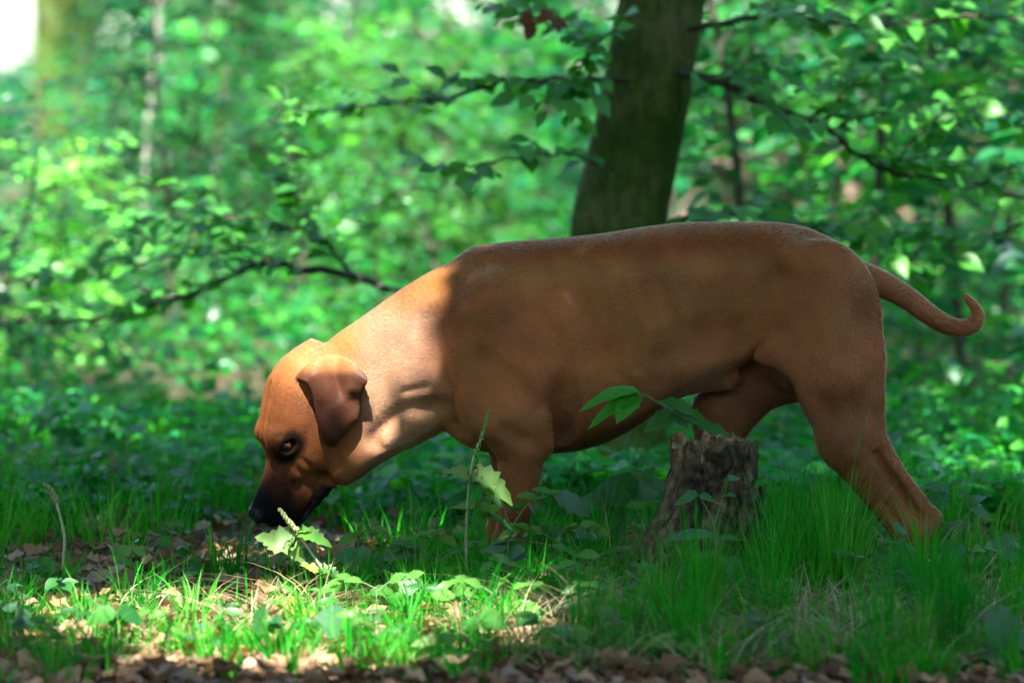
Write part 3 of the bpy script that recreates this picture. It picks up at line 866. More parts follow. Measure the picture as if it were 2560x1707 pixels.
sculpt([(1360, 650, 36, 7), (1550, 634, 40, 9), (1760, 618, 40, 9), (1900, 618, 36, 6)], 34)                # along the back muscles
sculpt([(1950, 632, 44, -8), (1985, 650, 40, -9)], 30)                                                      # hip bone
for i, (xa, xb) in enumerate(((1442, 1470), (1492, 1528), (1542, 1586), (1592, 1640), (1640, 1690))):
    sculpt([(xa, 690, 20, 2.5), (xb, 820, 20, 6.5), (xb + 8, 940 - i * 18, 18, 5.0)], 20)
sculpt([(2140, 790, 40, 8), (2150, 900, 36, 15), (2132, 1005, 30, 12)], 32, False)                          # between the thigh muscles
sculpt([(2010, 800, 44, 7), (2030, 930, 36, 11), (2055, 1020, 26, 8)], 34, False)
sculpt([(2075, 800, 60, -7), (2085, 930, 56, -8)], 40, False)
sculpt([(2090, 1075, 30, -5), (2120, 1120, 26, -5)], 20, False)                                            # knee
sculpt([(2184, 1125, 15, 12), (2222, 1185, 15, 20), (2258, 1238, 13, 20), (2288, 1275, 10, 10)], 10, False)   # in front of the achilles tendon
sculpt([(2200, 1245, 10, 4), (2240, 1295, 9, 5)], 10, False)
# loose skin of the throat
sculpt([(1088, 1015, 24, 8), (1035, 1018, 26, 7), (985, 1046, 24, 6), (940, 1095, 20, 4)], 26)
sculpt([(1080, 1045, 18, -3), (1025, 1056, 18, -4), (970, 1088, 16, -3)], 24)
sculpt([(1068, 962, 12, 3.5), (1015, 972, 10, 2.5)], 14)

# --- head: own frame (t along the face to the nose, u towards the brow, l sideways), rolled a little towards the camera
HA = np.array([800., 890., -6.]); ROLL = math.radians(25)
ht = np.array([-.3635, .9316, 0.]); hn = np.array([-.9316, -.3635, 0.]); hv = np.array([0., 0., 1.])
hu = math.cos(ROLL) * hn - math.sin(ROLL) * hv
hl = math.cos(ROLL) * hv + math.sin(ROLL) * hn
def H(t, u, l):
    return HA + ht * t + hu * u + hl * l
def to_head(p):
    d = p - HA
    return d @ ht, d @ hu, d @ hl
def hbox(lo, hi, pad):
    c = np.array([H(t, u, l) for t in (lo[0], hi[0]) for u in (lo[1], hi[1]) for l in (lo[2], hi[2])])
    sl, (x, y, v) = F.box(c.min(0), c.max(0), pad)
    x, y, v = x - HA[0], y - HA[1], v - HA[2]
    f = lambda q: (x * np.float32(q[0]) + y * np.float32(q[1]) + v * np.float32(q[2]))
    return sl, f(ht), f(hu), f(hl)
def hloft(st, k=20, n=2.2, n_low=2.2, cu=0.5, l0=0.0, sub=False):
    st = np.array(st, np.float64)
    wm = st[:, 3].max()
    sl, t, u, l = hbox((st[0, 0], st[:, 2].min(), -wm), (st[-1, 0], st[:, 1].max(), wm), k + 12)
    top, bot, w = (spline(st[:, 0], st[:, i], t) for i in (1, 2, 3))
    d = section(u, l - l0, top, bot, w, bot + (top - bot) * cu, n, n_low)
    over = np.maximum(np.maximum(st[0, 0] - t, t - st[-1, 0]), 0)
    d = np.where(over > 0, np.sqrt(np.maximum(d, 0)**2 + over**2), d)
    F.put(sl, d.astype(np.float32), k, sub)
def hblob(c, r, k=15, sub=False, tilt=0.0):
    m = max(r)
    sl, t, u, l = hbox(np.array(c) - m, np.array(c) + m, k + 10)
    ca, sa = math.cos(math.radians(tilt)), math.sin(math.radians(tilt))
    dt, du = t - c[0], u - c[1]
    a, b, w = dt * ca + du * sa, -dt * sa + du * ca, l - c[2]
    k0 = np.sqrt((a / r[0])**2 + (b / r[1])**2 + (w / r[2])**2)
    k1 = np.sqrt((a / r[0]**2)**2 + (b / r[1]**2)**2 + (w / r[2]**2)**2) + 1e-9
    F.put(sl, np.maximum(k0 * (k0 - 1.0) / k1, -min(r)).astype(np.float32), k, sub)
def hchain(pts, k=10, sub=False):
    chain([(*H(*a[:3]), a[3]) for a in pts], k, 1.0, sub)

# lower jaw first (so that the lips hang over it)
for i in range(9):                                                  # scalloped lower lip
    for s in (-1, 1):
        tt = 400 - i * 14
        hblob((tt, -96 - i * 5.2 + (3 if i % 2 else -2), s * (22 + i * 2.8)), (10, 12, 8), 6)
hloft([(170, -70, -158, 50), (230, -75, -168, 52), (280, -80, -158, 44), (320, -80, -150, 38), (358, -80, -136, 32), (392, -78, -119, 26), (410, -80, -103, 16)], 14, 2.2, 2.2)
# skull, brow, bridge of the nose and upper lips
hloft([(-30, 40, -120, 50), (10, 70, -140, 72), (50, 92, -150, 84), (105, 104, -146, 88), (160, 97, -140, 87), (200, 87, -134, 82), (235, 76, -126, 74),
       (258, 56, -118, 66), (280, 36, -112, 58), (305, 27, -108, 52), (345, 25, -101, 47), (385, 25, -92, 44), (412, 24, -80, 40), (430, 16, -66, 32), (443, -8, -46, 14)],
      16, 2.3, 2.5, 0.52)
for s in (-1, 1):
    hblob((222, 54, s * 46), (30, 20, 22), 18)                     # brow ridges
    hblob((262, -30, s * 52), (44, 24, 16), 22)                     # cheek bone
    hblob((190, -72, s * 66), (74, 52, 30), 24)                    # cheek muscle
    hblob((352, -78, s * 38), (66, 26, 15), 18, tilt=-10)             # flews
    hblob((398, -55, s * 28), (34, 28, 18), 16)
# nose pad
hblob((421, 4, 0), (23, 25, 31), 8)
for s in (-1, 1):
    hblob((432, 2, s * 20), (15, 15, 14), 7)
    hchain([(449, 3, s * 11, 5.5), (443, -3, s * 24, 4.5), (433, -8, s * 34, 3)], 5, True)
hchain([(446, -12, 0, 3), (445, -40, 0, 3.5)], 4, True)
# eyes: a rim, then the almond opening
EYE = (229, 24)
def surf_l(t, u, sgn):
    """outermost l of the surface on the near (-) / far (+) side at (t, u)"""
    ls = np.arange(120, 0, -0.5)
    P = np.array([H(t, u, sgn * l) for l in ls])
    idx = [np.clip(np.round((P[:, k] - F.ax[k][0]) / F.step).astype(int), 0, len(F.ax[k]) - 1) for k in range(3)]
    ins = F.vol[idx[0], idx[1], idx[2]] < 0
    return ls[np.argmax(ins)] if ins.any() else 0.0
eye_l = {}
for s in (-1, 1):
    L = surf_l(EYE[0], EYE[1], s)
    eye_l[s] = s * (L - 5)
    hblob((EYE[0] + 2, EYE[1] - 2, s * (L - 12)), (36, 30, 18), 10)
    hblob((EYE[0] + 2, EYE[1] - 1, s * (L + 4)), (21, 14, 17), 6, True, tilt=25)
# forehead furrow and wrinkles
hchain([(110, 112, 0, 10), (180, 101, 0, 12), (235, 86, 0, 13), (265, 62, 0, 12)], 14, True)
for s in (-1, 1):
    hchain([(85, 104, s * 30, 8), (140, 98, s * 27, 9), (195, 89, s * 25, 10), (232, 81, s * 26, 9), (252, 63, s * 30, 8)], 6, True)
    hchain([(100, 93, s * 60, 7), (150, 92, s * 50, 8), (198, 83, s * 47, 8)], 6, True)
    hchain([(215, 58, s * 72, 5), (205, 40, s * 84, 5), (212, 22, s * 88, 4)], 8, True)
    hchain([(262, 6, s * 70, 6), (282, -24, s * 70, 6), (292, -50, s * 68, 5)], 9, True)
    hchain([(250, -20, s * 80, 5), (262, -50, s * 78, 5)], 9, True)
# the line of the mouth
for s in (-1, 1):
    hchain([(424, -76, s * 24, 4), (402, -88, s * 40, 5), (360, -99, s * 48, 5.5), (322, -107, s * 52, 6), (292, -112, s * 56, 6), (276, -118, s * 58, 5)], 7, True)

# --- ears: thin folded flaps swept by small spheres
ear_rows = [  # (x, y, lift above the head) front -> back
    [(748, 944, -14), (770, 920, -14), (800, 902, -14), (838, 898, -14), (868, 908, -14), (886, 922, -16)],
    [(752, 938, 12), (772, 912, 18), (803, 894, 20), (838, 889, 18), (876, 899, 26), (910, 924, 30)],
    [(774, 946, 34), (790, 934, 40), (812, 922, 42), (842, 928, 24), (876, 922, 40), (921, 941, 46)],
    [(789, 980, 34), (806, 976, 42), (826, 970, 44), (854, 966, 24), (884, 955, 36), (912, 962, 38)],
    [(794, 1015, 30), (812, 1014, 40), (832, 1010, 43), (860, 1003, 34), (882, 996, 22), (902, 1000, 20)],
    [(799, 1050, 26), (815, 1052, 35), (834, 1050, 39), (856, 1044, 36), (878, 1036, 28), (897, 1036, 18)],
    [(809, 1080, 24), (820, 1083, 30), (834, 1082, 33), (850, 1078, 31), (866, 1070, 26), (882, 1058, 18)],
    [(821, 1101, 22), (825, 1104, 24), (831, 1105, 25), (838, 1102, 24), (845, 1096, 22), (853, 1088, 19)]]
ear = np.array([[(x, y, surf_v(x, y) - z) for x, y, z in r] for r in ear_rows])
ear[:, :, 2] = np.minimum(ear[:, :, 2], np.maximum(ear[:, :, 2], -150))
def resample(a, n, axis):
    t = np.linspace(0, a.shape[axis] - 1, n)
    return np.moveaxis(np.stack([np.apply_along_axis(lambda c: spline(np.arange(len(c)), c, t), axis, a[..., k]) for k in range(3)], -1), 0, 0)
ear_s = resample(resample(ear, 90, 0), 60, 1).reshape(90, 60, 3)
def sweep(P, R, k):
    lo, hi = P.min(0), P.max(0)
    sl, (x, y, v) = F.box(lo, hi, 22)
    shp = F.vol[sl].shape
    d = np.full(shp, 30.0, np.float32)
    for (px, py, pv), r in zip(P, R):                      # stamp each sphere in its own little box
        i = [int(np.searchsorted(a.ravel(), c - 18)) for a, c in zip((x, y, v), (px, py, pv))]
        j = [int(np.searchsorted(a.ravel(), c + 18)) for a, c in zip((x, y, v), (px, py, pv))]
        s3 = tuple(slice(a, b) for a, b in zip(i, j))
        dd = np.sqrt((x[s3[0]] - px)**2 + (y[:, s3[1]] - py)**2 + (v[:, :, s3[2]] - pv)**2) - r
        d[s3] = np.minimum(d[s3], dd)
    F.put(sl, d, k)
w_edge = np.minimum(np.linspace(0, 1, 60), np.linspace(1, 0, 60))[None, :] * 8
r_ear = np.clip(3.5 + np.minimum(w_edge, (1 - np.linspace(0, 1, 90))[:, None] * 8) * 1.0, 3.5, 5.0)
sweep(ear_s.reshape(-1, 3), r_ear.ravel(), 7)
eh = np.stack(to_head(ear_s.reshape(-1, 3)), -1); eh[:, 2] *= -0.90; eh[:, 1] -= 52
sweep(np.array([H(*q) for q in eh])[16 * 60:], r_ear.ravel()[16 * 60:], 7)

# --- mesh it (surface nets)
def surface_nets(F):
    vol = F.vol
    ins = vol < 0
    n = np.array(vol.shape)
    corners = [(i, j, k) for i in (0, 1) for j in (0, 1) for k in (0, 1)]
    cut = lambda a, c: a[c[0]:n[0]-1+c[0], c[1]:n[1]-1+c[1], c[2]:n[2]-1+c[2]]
    cnt = sum(cut(ins, c).astype(np.int8) for c in corners)
    act = (cnt > 0) & (cnt < 8)
    idx = np.argwhere(act)
    ids = np.full(act.shape, -1, np.int32)
    ids[act] = np.arange(len(idx))
    cv = np.stack([vol[idx[:, 0]+c[0], idx[:, 1]+c[1], idx[:, 2]+c[2]] for c in corners], -1)
    acc = np.zeros((len(idx), 3)); num = np.zeros(len(idx))
    for a in range(8):
        for b in range(a + 1, 8):
            ca, cb = np.array(corners[a]), np.array(corners[b])
            if np.abs(ca - cb).sum() != 1: continue
            m = (cv[:, a] < 0) != (cv[:, b] < 0)
            t = cv[m, a] / (cv[m, a] - cv[m, b])
            acc[m] += ca + (cb - ca) * t[:, None]
            num[m] += 1
    pos = idx + acc / num[:, None]
    quads = []
    for ax in range(3):
        o1, o2 = [(1, 2), (2, 0), (0, 1)][ax]
        sl0 = [slice(1, -1)] * 3; sl1 = [slice(1, -1)] * 3
        sl0[ax] = slice(0, n[ax] - 1); sl1[ax] = slice(1, n[ax])
        a, b = ins[tuple(sl0)], ins[tuple(sl1)]
        e = np.argwhere(a != b)
        flip = a[tuple(e.T)]
        e = e + 1; e[:, ax] -= 1
        q = []
        for da, db in ((1, 1), (0, 1), (0, 0), (1, 0)):
            c = e.copy(); c[:, o1] -= da; c[:, o2] -= db
            q.append(ids[tuple(c.T)])
        q = np.stack(q, -1)
        q[~flip] = q[~flip][:, ::-1]
        quads.append(q)
    quads = np.concatenate(quads)
    pos = pos * F.step + np.array([a[0] for a in F.ax])
    return pos, quads

def smooth_mesh(pos, quads, it, lam, keep=None):
    e = np.concatenate([quads[:, [0, 1]], quads[:, [1, 2]], quads[:, [2, 3]], quads[:, [3, 0]]])
    deg = np.bincount(e.ravel(), minlength=len(pos))[:, None]
    for i in range(it):
        f = lam if i % 2 == 0 else -lam * 1.03
        s = np.stack([np.bincount(e[:, 0], pos[e[:, 1], k], len(pos)) + np.bincount(e[:, 1], pos[e[:, 0], k], len(pos)) for k in range(3)], -1)
        step = f * (s / deg - pos)
        if keep is not None: step *= keep[:, None]
        pos = pos + step
    return pos

dog_pos, dog_quads = surface_nets(F)
del F.vol
dog_pos = smooth_mesh(dog_pos, dog_quads, 6, 0.55)

# coat colours by place on the body: pigment, plus painted neck sheen and underside shade
x_, y_, v_ = dog_pos.T
t_, u_, l_ = to_head(dog_pos)
def sst(a, b, x):
    s = np.clip((x - a) / (b - a), 0, 1)
    return s * s * (3 - 2 * s)
wob = 0.5 * np.sin(x_ * .05 + 1) * np.sin(y_ * .045) + 0.5 * np.sin(x_ * .11 + v_ * .07)
coat = np.array([0.31, 0.122, 0.037])
col = np.tile(coat, (len(dog_pos), 1))
def paint(m, c):
    global col
    col = col * (1 - m[:, None]) + np.array(c) * m[:, None]
neck_sheen = sst(1150, 1060, x_) * sst(860, 930, x_) * sst(700, 820, y_)
paint(neck_sheen * 0.8, (0.31, 0.165, 0.095))                                                       # paler sides of the neck, with sunlit sheen painted in
is_head = (t_ > -40) & (t_ < 470) & (u_ > -180) & (np.abs(l_) < 150) & (x_ < 960)
hd = is_head * sst(20, 130, t_)
paint(sst(690, 600, y_ + 0.02 * x_ - 20) * (x_ > 1150) * 0.6, (0.20, 0.060, 0.018))              # darker saddle line
paint(hd * sst(-230, 20, u_) * 0.9, (0.125, 0.040, 0.0135))                                       # redder face
paint(is_head * sst(255, 330, t_ + wob * 8 + 0.25 * u_) * 0.85, (0.034, 0.0125, 0.007))
paint(is_head * sst(322, 385, t_ + wob * 10 + 0.10 * u_) * 0.97, (0.005, 0.004, 0.004))         # black muzzle
for s in (-1, 1):                                                                               # dark eye rims
    dd = np.sqrt(((t_ - EYE[0] - 4) / 1.25)**2 + ((u_ - EYE[1] + 4) / 1.0)**2)
    paint(is_head * (l_ * s > 20) * sst(46, 26, dd + wob * 4) * 0.96, (0.006, 0.004, 0.0035))
lipd = u_ + spline([150, 250, 276, 322, 360, 402, 430, 450], [400, 150, 118, 106, 98, 86, 74, 70], t_)
paint(is_head * sst(286, 300, t_) * sst(8, -6, lipd) * sst(-62, -48, lipd), (0.007, 0.006, 0.007))      # black lips
nose = is_head * sst(404, 416, t_ - 0.06 * np.abs(l_)) * sst(-34, -24, u_) 
paint(nose, (0.005, 0.005, 0.006))
d_ear = np.full(len(dog_pos), 99.0)
near_e = np.where((x_ > 725) & (x_ < 935) & (y_ > 880) & (y_ < 1120))[0]
for P in (ear_s.reshape(-1, 3)[::2], np.array([H(*q) for q in eh[::2]])):
    cand = np.where((x_ > P[:, 0].min() - 12) & (x_ < P[:, 0].max() + 12) & (y_ > P[:, 1].min() - 12) & (y_ < P[:, 1].max() + 12)
                    & (v_ > P[:, 2].min() - 12) & (v_ < P[:, 2].max() + 12))[0]
    for c0 in range(0, len(cand), 4000):
        ii = cand[c0:c0 + 4000]
        d_ear[ii] = np.minimum(d_ear[ii], np.sqrt(((dog_pos[ii, None, :] - P[None])**2).sum(-1).min(1)))
ear_m = sst(11, 7, d_ear) * sst(895, 935, y_)
paint(ear_m * 0.92, (0.052, 0.019, 0.012))
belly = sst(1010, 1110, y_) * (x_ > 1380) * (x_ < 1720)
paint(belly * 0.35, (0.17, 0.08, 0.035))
paint((np.abs(v_) < 95) * (x_ > 1400) * (x_ < 2050) * sst(900, 960, y_) * 0.5, (0.10, 0.05, 0.028))  # shade under the body painted into belly and groin
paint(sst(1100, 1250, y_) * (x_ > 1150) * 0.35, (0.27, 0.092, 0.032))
# uneven tone of the coat: golden and dark hairs mixed in soft patches, and shade painted onto legs and underside
tone = fbm(x_ / 130 + 7 + v_ * .004, y_ / 100 + v_ * .006, 501, 3); tone2 = fbm(x_ / 38 + 3, y_ / 30 + v_ * .02, 511, 3)
body_m = 1 - hd
col = col * (1 + body_m * ((tone - .5) * .75 + (tone2 - .5) * .25))[:, None]
col[:, 1] *= 1 + body_m * (fbm(x_ / 120 + 51, y_ / 90 + 9, 521, 2) - .5) * .22
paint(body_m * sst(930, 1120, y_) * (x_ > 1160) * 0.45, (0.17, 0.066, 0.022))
paint(body_m * (1 - neck_sheen) * sst(640, 600, y_ - 0.06 * (1700 - x_)) * (x_ > 1150) * 0.4, (0.17, 0.050, 0.015))
col = np.clip(col, 0.003, 0.8)
gloss = np.clip(ear_m * 0.45 + nose * 1.0 + is_head * sst(286, 300, t_) * sst(8, -6, lipd) * sst(-62, -48, lipd) * 0.8, 0, 1)
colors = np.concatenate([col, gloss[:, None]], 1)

# to metres: origin on the ground under the dog
GZ = 1440.0
z0 = at(1280, GZ, Y_DOG).z; zs = (at(1280, 600, Y_DOG).z - z0) / (GZ - 600)
DOG_X0 = 1650.0
dog_root = Vector(((DOG_X0 - 1280) / S_DOG, Y_DOG, z0))
def dog_local(p):
    return np.stack([(p[:, 0] - DOG_X0) / S_DOG, p[:, 2] / S_DOG, (GZ - p[:, 1]) * zs], -1)
def coat_material():
    m = NT('dog_coat')
    tint = m.n('Attribute', _attribute_name='tint')
    tc = m.n('TexCoord')
    mp = m.n('Mapping', Vector=tc.outputs['Object'], Scale=(1, 1, 1))
    big = m.noise(7, 3, 0.5, mp.outputs[0])
    fine = m.noise(420, 2, 0.6, mp.outputs[0])
    st = m.n('Mapping', Vector=tc.outputs['Object'], Scale=(120, 300, 420))
    strand = m.noise(1.0, 3, 0.6, st.outputs[0], 0.4)
    c = m.mix(0.55, tint.outputs['Color'], m.ramp(big, [(0.3, (0.62, 0.58, 0.52)), (0.7, (1.2, 1.2, 1.25))]), 'MULTIPLY')
    c = m.mix(0.6, c, m.ramp(strand, [(0.3, (0.66, 0.63, 0.6)), (0.7, (1.25, 1.25, 1.25))]), 'MULTIPLY')
    bump = m.n('Bump', Strength=0.25, Distance=0.002, Height=strand)
    rough = m.n('MapRange', Value=tint.outputs['Alpha'])
    rough.inputs[3].default_value = 0.62
    rough.inputs[4].default_value = 0.33
    bs = m.n('BsdfPrincipled', Roughness=rough.outputs[0])
    m.link(c, bs.inputs['Base Color'])
    m.link(bump.outputs[0], bs.inputs['Normal'])
    sp = m.n('MapRange', Value=tint.outputs['Alpha'])
    sp.inputs[3].default_value = 0.06
    sp.inputs[4].default_value = 0.22
    m.link(sp.outputs[0], bs.inputs['Specular IOR Level'])
    bs.inputs['Sheen Weight'].default_value = 0.0
    bs.inputs['Sheen Roughness'].default_value = 0.45
    bs.inputs['Sheen Tint'].default_value = (1.0, 0.85, 0.7, 1)
    return m.surface(bs.outputs[0])

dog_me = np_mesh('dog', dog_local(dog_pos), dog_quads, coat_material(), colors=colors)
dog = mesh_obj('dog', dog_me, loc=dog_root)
tag(dog, 'large red wheaten dog with black muzzle sniffing the ground beside the stump', 'dog')

def eye_material():
    m = NT('dog_eye')
    tint = m.n('Attribute', _attribute_name='tint')
    bs = m.n('BsdfPrincipled', Roughness=0.12)
    m.link(tint.outputs['Color'], bs.inputs['Base Color'])
    bs.inputs['Coat Weight'].default_value = 0.2
    bs.inputs['Coat Roughness'].default_value = 0.03
    return m.surface(bs.outputs[0])
eye_mat = eye_material()
def eyeball(s):
    nu, nv = 24, 40
    th = np.linspace(0, math.pi, nu); ph = np.linspace(0, 2 * math.pi, nv, endpoint=False)
    d = np.array([(math.cos(a), math.sin(a) * math.cos(b), math.sin(a) * math.sin(b)) for a in th for b in ph])
    # pole = gaze: sideways, a little forwards and down along the face
    g = hl * s * 0.86 + ht * 0.30 + hu * 0.22 - hv * 0.25
    g /= np.linalg.norm(g)
    e1 = np.cross(g, ht); e1 /= np.linalg.norm(e1); e2 = np.cross(g, e1)
    c = H(EYE[0] + 1, EYE[1] - 1, eye_l[s] - s * 12.5)
    bulge = 1 + 0.07 * np.clip((d[:, :1] - 0.75) / 0.25, 0, 1)
    P = c + (d[:, :1] * g + d[:, 1:2] * e1 + d[:, 2:3] * e2) * 18.0 * bulge
    ang = np.degrees(np.arccos(np.clip(d[:, 0], -1, 1)))
    colr = np.where(ang[:, None] < 17, (0.004, 0.004, 0.004), np.where(ang[:, None] < 40, (0.12, 0.042, 0.010), (0.02, 0.012, 0.01)))
    colr = np.where((ang[:, None] > 36) & (ang[:, None] < 44), (0.012, 0.008, 0.006), colr)
    q = np.array([(i * nv + j, i * nv + (j + 1) % nv, (i + 1) * nv + (j + 1) % nv, (i + 1) * nv + j) for i in range(nu - 1) for j in range(nv)])
    o = mesh_obj('eye', np_mesh('eye', dog_local(P), q, eye_mat, colors=colr), dog)
    return o
for s in (-1, 1):
    eyeball(s)
# short coat: real hairs lying along the body
def grow_fur(n_hair=240000):
    r2 = np.random.default_rng(11)
    V = dog_pos; Q = dog_quads
    T = np.concatenate([Q[:, [0, 1, 2]], Q[:, [0, 2, 3]]])
    e1, e2 = V[T[:, 1]] - V[T[:, 0]], V[T[:, 2]] - V[T[:, 0]]
    cr = np.cross(e1, e2); area = np.linalg.norm(cr, axis=1)
    vn = np.zeros_like(V)
    for k in range(3):
        for a in range(3):
            vn[:, k] += np.bincount(T[:, a], cr[:, k], len(V))
    vn /= np.linalg.norm(vn, axis=1)[:, None] + 1e-9
    if np.einsum('ij,ij->i', vn, V - V.mean(0)).mean() < 0: vn = -vn
    tri = r2.choice(len(T), n_hair, p=area / area.sum())
    a, b = r2.random(n_hair), r2.random(n_hair)
    sw = a + b > 1; a[sw], b[sw] = 1 - a[sw], 1 - b[sw]
    w = np.stack([1 - a - b, a, b], -1)
    idx = T[tri]
    p = (V[idx] * w[..., None]).sum(1)
    nr = (vn[idx] * w[..., None]).sum(1); nr /= np.linalg.norm(nr, axis=1)[:, None] + 1e-9
    c = (colors[idx] * w[..., None]).sum(1)
    earm = (ear_m[idx] * w).sum(1)
    keep = c[:, 3] < 0.15
    th, uh, lh = to_head(p)
    ed = np.sqrt((th - EYE[0])**2 + (uh - EYE[1])**2)
    keep &= ~((ed < 30) & (p[:, 0] < 960))
    keep &= ~((p[:, 0] < 960) & (r2.random(len(p)) < sst(270, 360, th)))
    p, nr, c, earm, th, uh, lh = (q[keep] for q in (p, nr, c, earm, th, uh, lh))
    x, y, v = p.T
    d = np.tile(np.array([1.0, 0.30, 0.0]), (len(p), 1))
    def blend(m, vec):
        nonlocal d
        d = d * (1 - m[:, None]) + np.asarray(vec) * m[:, None]
    blend(sst(1330, 1180, x), (0.75, 0.35, 0))
    blend(sst(1130, 1060, x), (0.85, 0.12, 0))
    blend(sst(930, 860, x), (0.75, -0.25, 0))
    hm = (x < 960) * sst(100, 220, th)
    blend(hm, (0.45, -0.75, 0))
    blend(earm, (0.05, 1.0, 0))
    blend((x > 1150) * sst(960, 1120, y), (0.12, 1.0, 0))
    blend(sst(1950, 2120, x) * sst(640, 760, y), (0.35, 1.0, 0))
    blend(sst(2170, 2215, x) * sst(860, 840, y), (0.8, 0.5, 0))
    d += r2.normal(0, 0.08, d.shape)
    d += (0.25 - 0.2 * (x < 960))[:, None] * np.stack([np.sin(y * .021 + x * .008), np.sin(x * .017 + v * .02), np.sin(x * .02 + y * .013)], -1)
    d -= nr * np.einsum('ij,ij->i', d, nr)[:, None]
    d /= np.linalg.norm(d, axis=1)[:, None] + 1e-9
    length = 9.5 * (1 - 0.55 * (x < 960) * sst(40, 160, th)) * (1 - 0.55 * earm) * (1 - 0.3 * sst(1080, 1200, y) * (x > 1150)) * r2.uniform(0.6, 1.25, len(p))
    lift = r2.uniform(0.05, 0.17, len(p))[:, None] * (1 - .45 * (x < 960))[:, None]
    L = length[:, None]
    pts = np.stack([p - nr * 0.8, p + d * L * .34 + nr * L * lift * .5, p + d * L * .68 + nr * L * lift * .72, p + d * L + nr * L * lift * .70], 1)
    loc = dog_local(pts.reshape(-1, 3)).astype(np.float32)
    cu = bpy.data.hair_curves.new('fur')
    cu.add_curves([4] * len(p))
    cu.attributes['position'].data.foreach_set('vector', loc.ravel())
    rad = cu.attributes.get('radius') or cu.attributes.new('radius', 'FLOAT', 'POINT')
    rad.data.foreach_set('value', np.tile(np.array([0.00022, 0.00020, 0.00014, 0.00004], np.float32), len(p)))
    at_ = cu.attributes.new('tint', 'FLOAT_COLOR', 'CURVE')
    var = r2.uniform(0.82, 1.2, len(p))[:, None]
    cc = np.ones((len(p), 4), np.float32); pale = (r2.random(len(p)) < .16)[:, None] * (c[:, :1] > .12)
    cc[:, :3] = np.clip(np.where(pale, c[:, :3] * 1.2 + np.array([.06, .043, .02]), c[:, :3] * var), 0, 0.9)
    at_.data.foreach_set('color', cc.ravel())
    m = NT('dog_fur')
    tint = m.n('Attribute', _attribute_name='tint')
    h = m.t.nodes.new('ShaderNodeBsdfHairPrincipled')
    h.parametrization = 'COLOR'
    h.inputs['Roughness'].default_value = 0.34
    h.inputs['Radial Roughness'].default_value = 0.6
    h.inputs['Coat'].default_value = 0.0
    h.inputs['IOR'].default_value = 1.55
    m.link(tint.outputs['Color'], h.inputs['Color'])
    cu.materials.append(m.surface(h.outputs[0]))
    o = bpy.data.objects.new('fur', cu)
    link(o, dog)
    return o
grow_fur()
# ------------------------------------------------------------------ rotten stump in front of the hind legs
def stump_material(name, base, dark, light):
    m = NT(name)
    tc = m.n('TexCoord')
    p = tc.outputs['Object']
    st = m.n('Mapping', Vector=p, Scale=(1, 1, 0.6))
    a = m.noise(22, 6, 0.7, st.outputs[0], 0.8)
    b = m.noise(95, 4, 0.65, st.outputs[0])
    v = m.n('TexVoronoi', Scale=60.0); m.link(st.outputs[0], v.inputs['Vector'])
    g = m.noise(6, 3, 0.5, p)
    c = m.ramp(a, [(0.36, dark), (0.50, base), (0.70, light)])
    c = m.mix(0.7, c, m.ramp(b, [(0.3, (0.5, 0.48, 0.45)), (0.7, (1.45, 1.45, 1.4))]), 'MULTIPLY')
    c = m.mix(0.8, c, m.ramp(v.outputs['Distance'], [(0.05, (1.25, 1.2, 1.1)), (0.5, (0.85, 0.85, 0.85)), (0.75, (0.35, 0.33, 0.3))]), 'MULTIPLY')
    c = m.mix(m.ramp(g, [(0.45, (0, 0, 0)), (0.66, (.55, .55, .55))]), c, (0.055, 0.075, 0.022))
    bs = m.n('BsdfPrincipled', Roughness=0.9)
    bs.inputs['Specular IOR Level'].default_value = 0.15
    m.link(c, bs.inputs['Base Color'])
    h = m.n('Math', _operation='ADD', i0=a, i1=b)
    h = m.n('Math', _operation='ADD', i0=h.outputs[0], i1=v.outputs['Distance'])
    bb = m.n('Bump', Strength=0.9, Distance=0.006, Height=h.outputs[0])
    m.link(bb.outputs[0], bs.inputs['Normal'])
    return m.surface(bs.outputs[0])
YS = 7.33
sb = on_ground(1742, 1494); sb.z = 0
stump = empty('tree_stump', sb)
tag(stump, 'rotten broken tree stump with crumbling top standing in the grass before the dog', 'stump')
ps = F_PX / YS
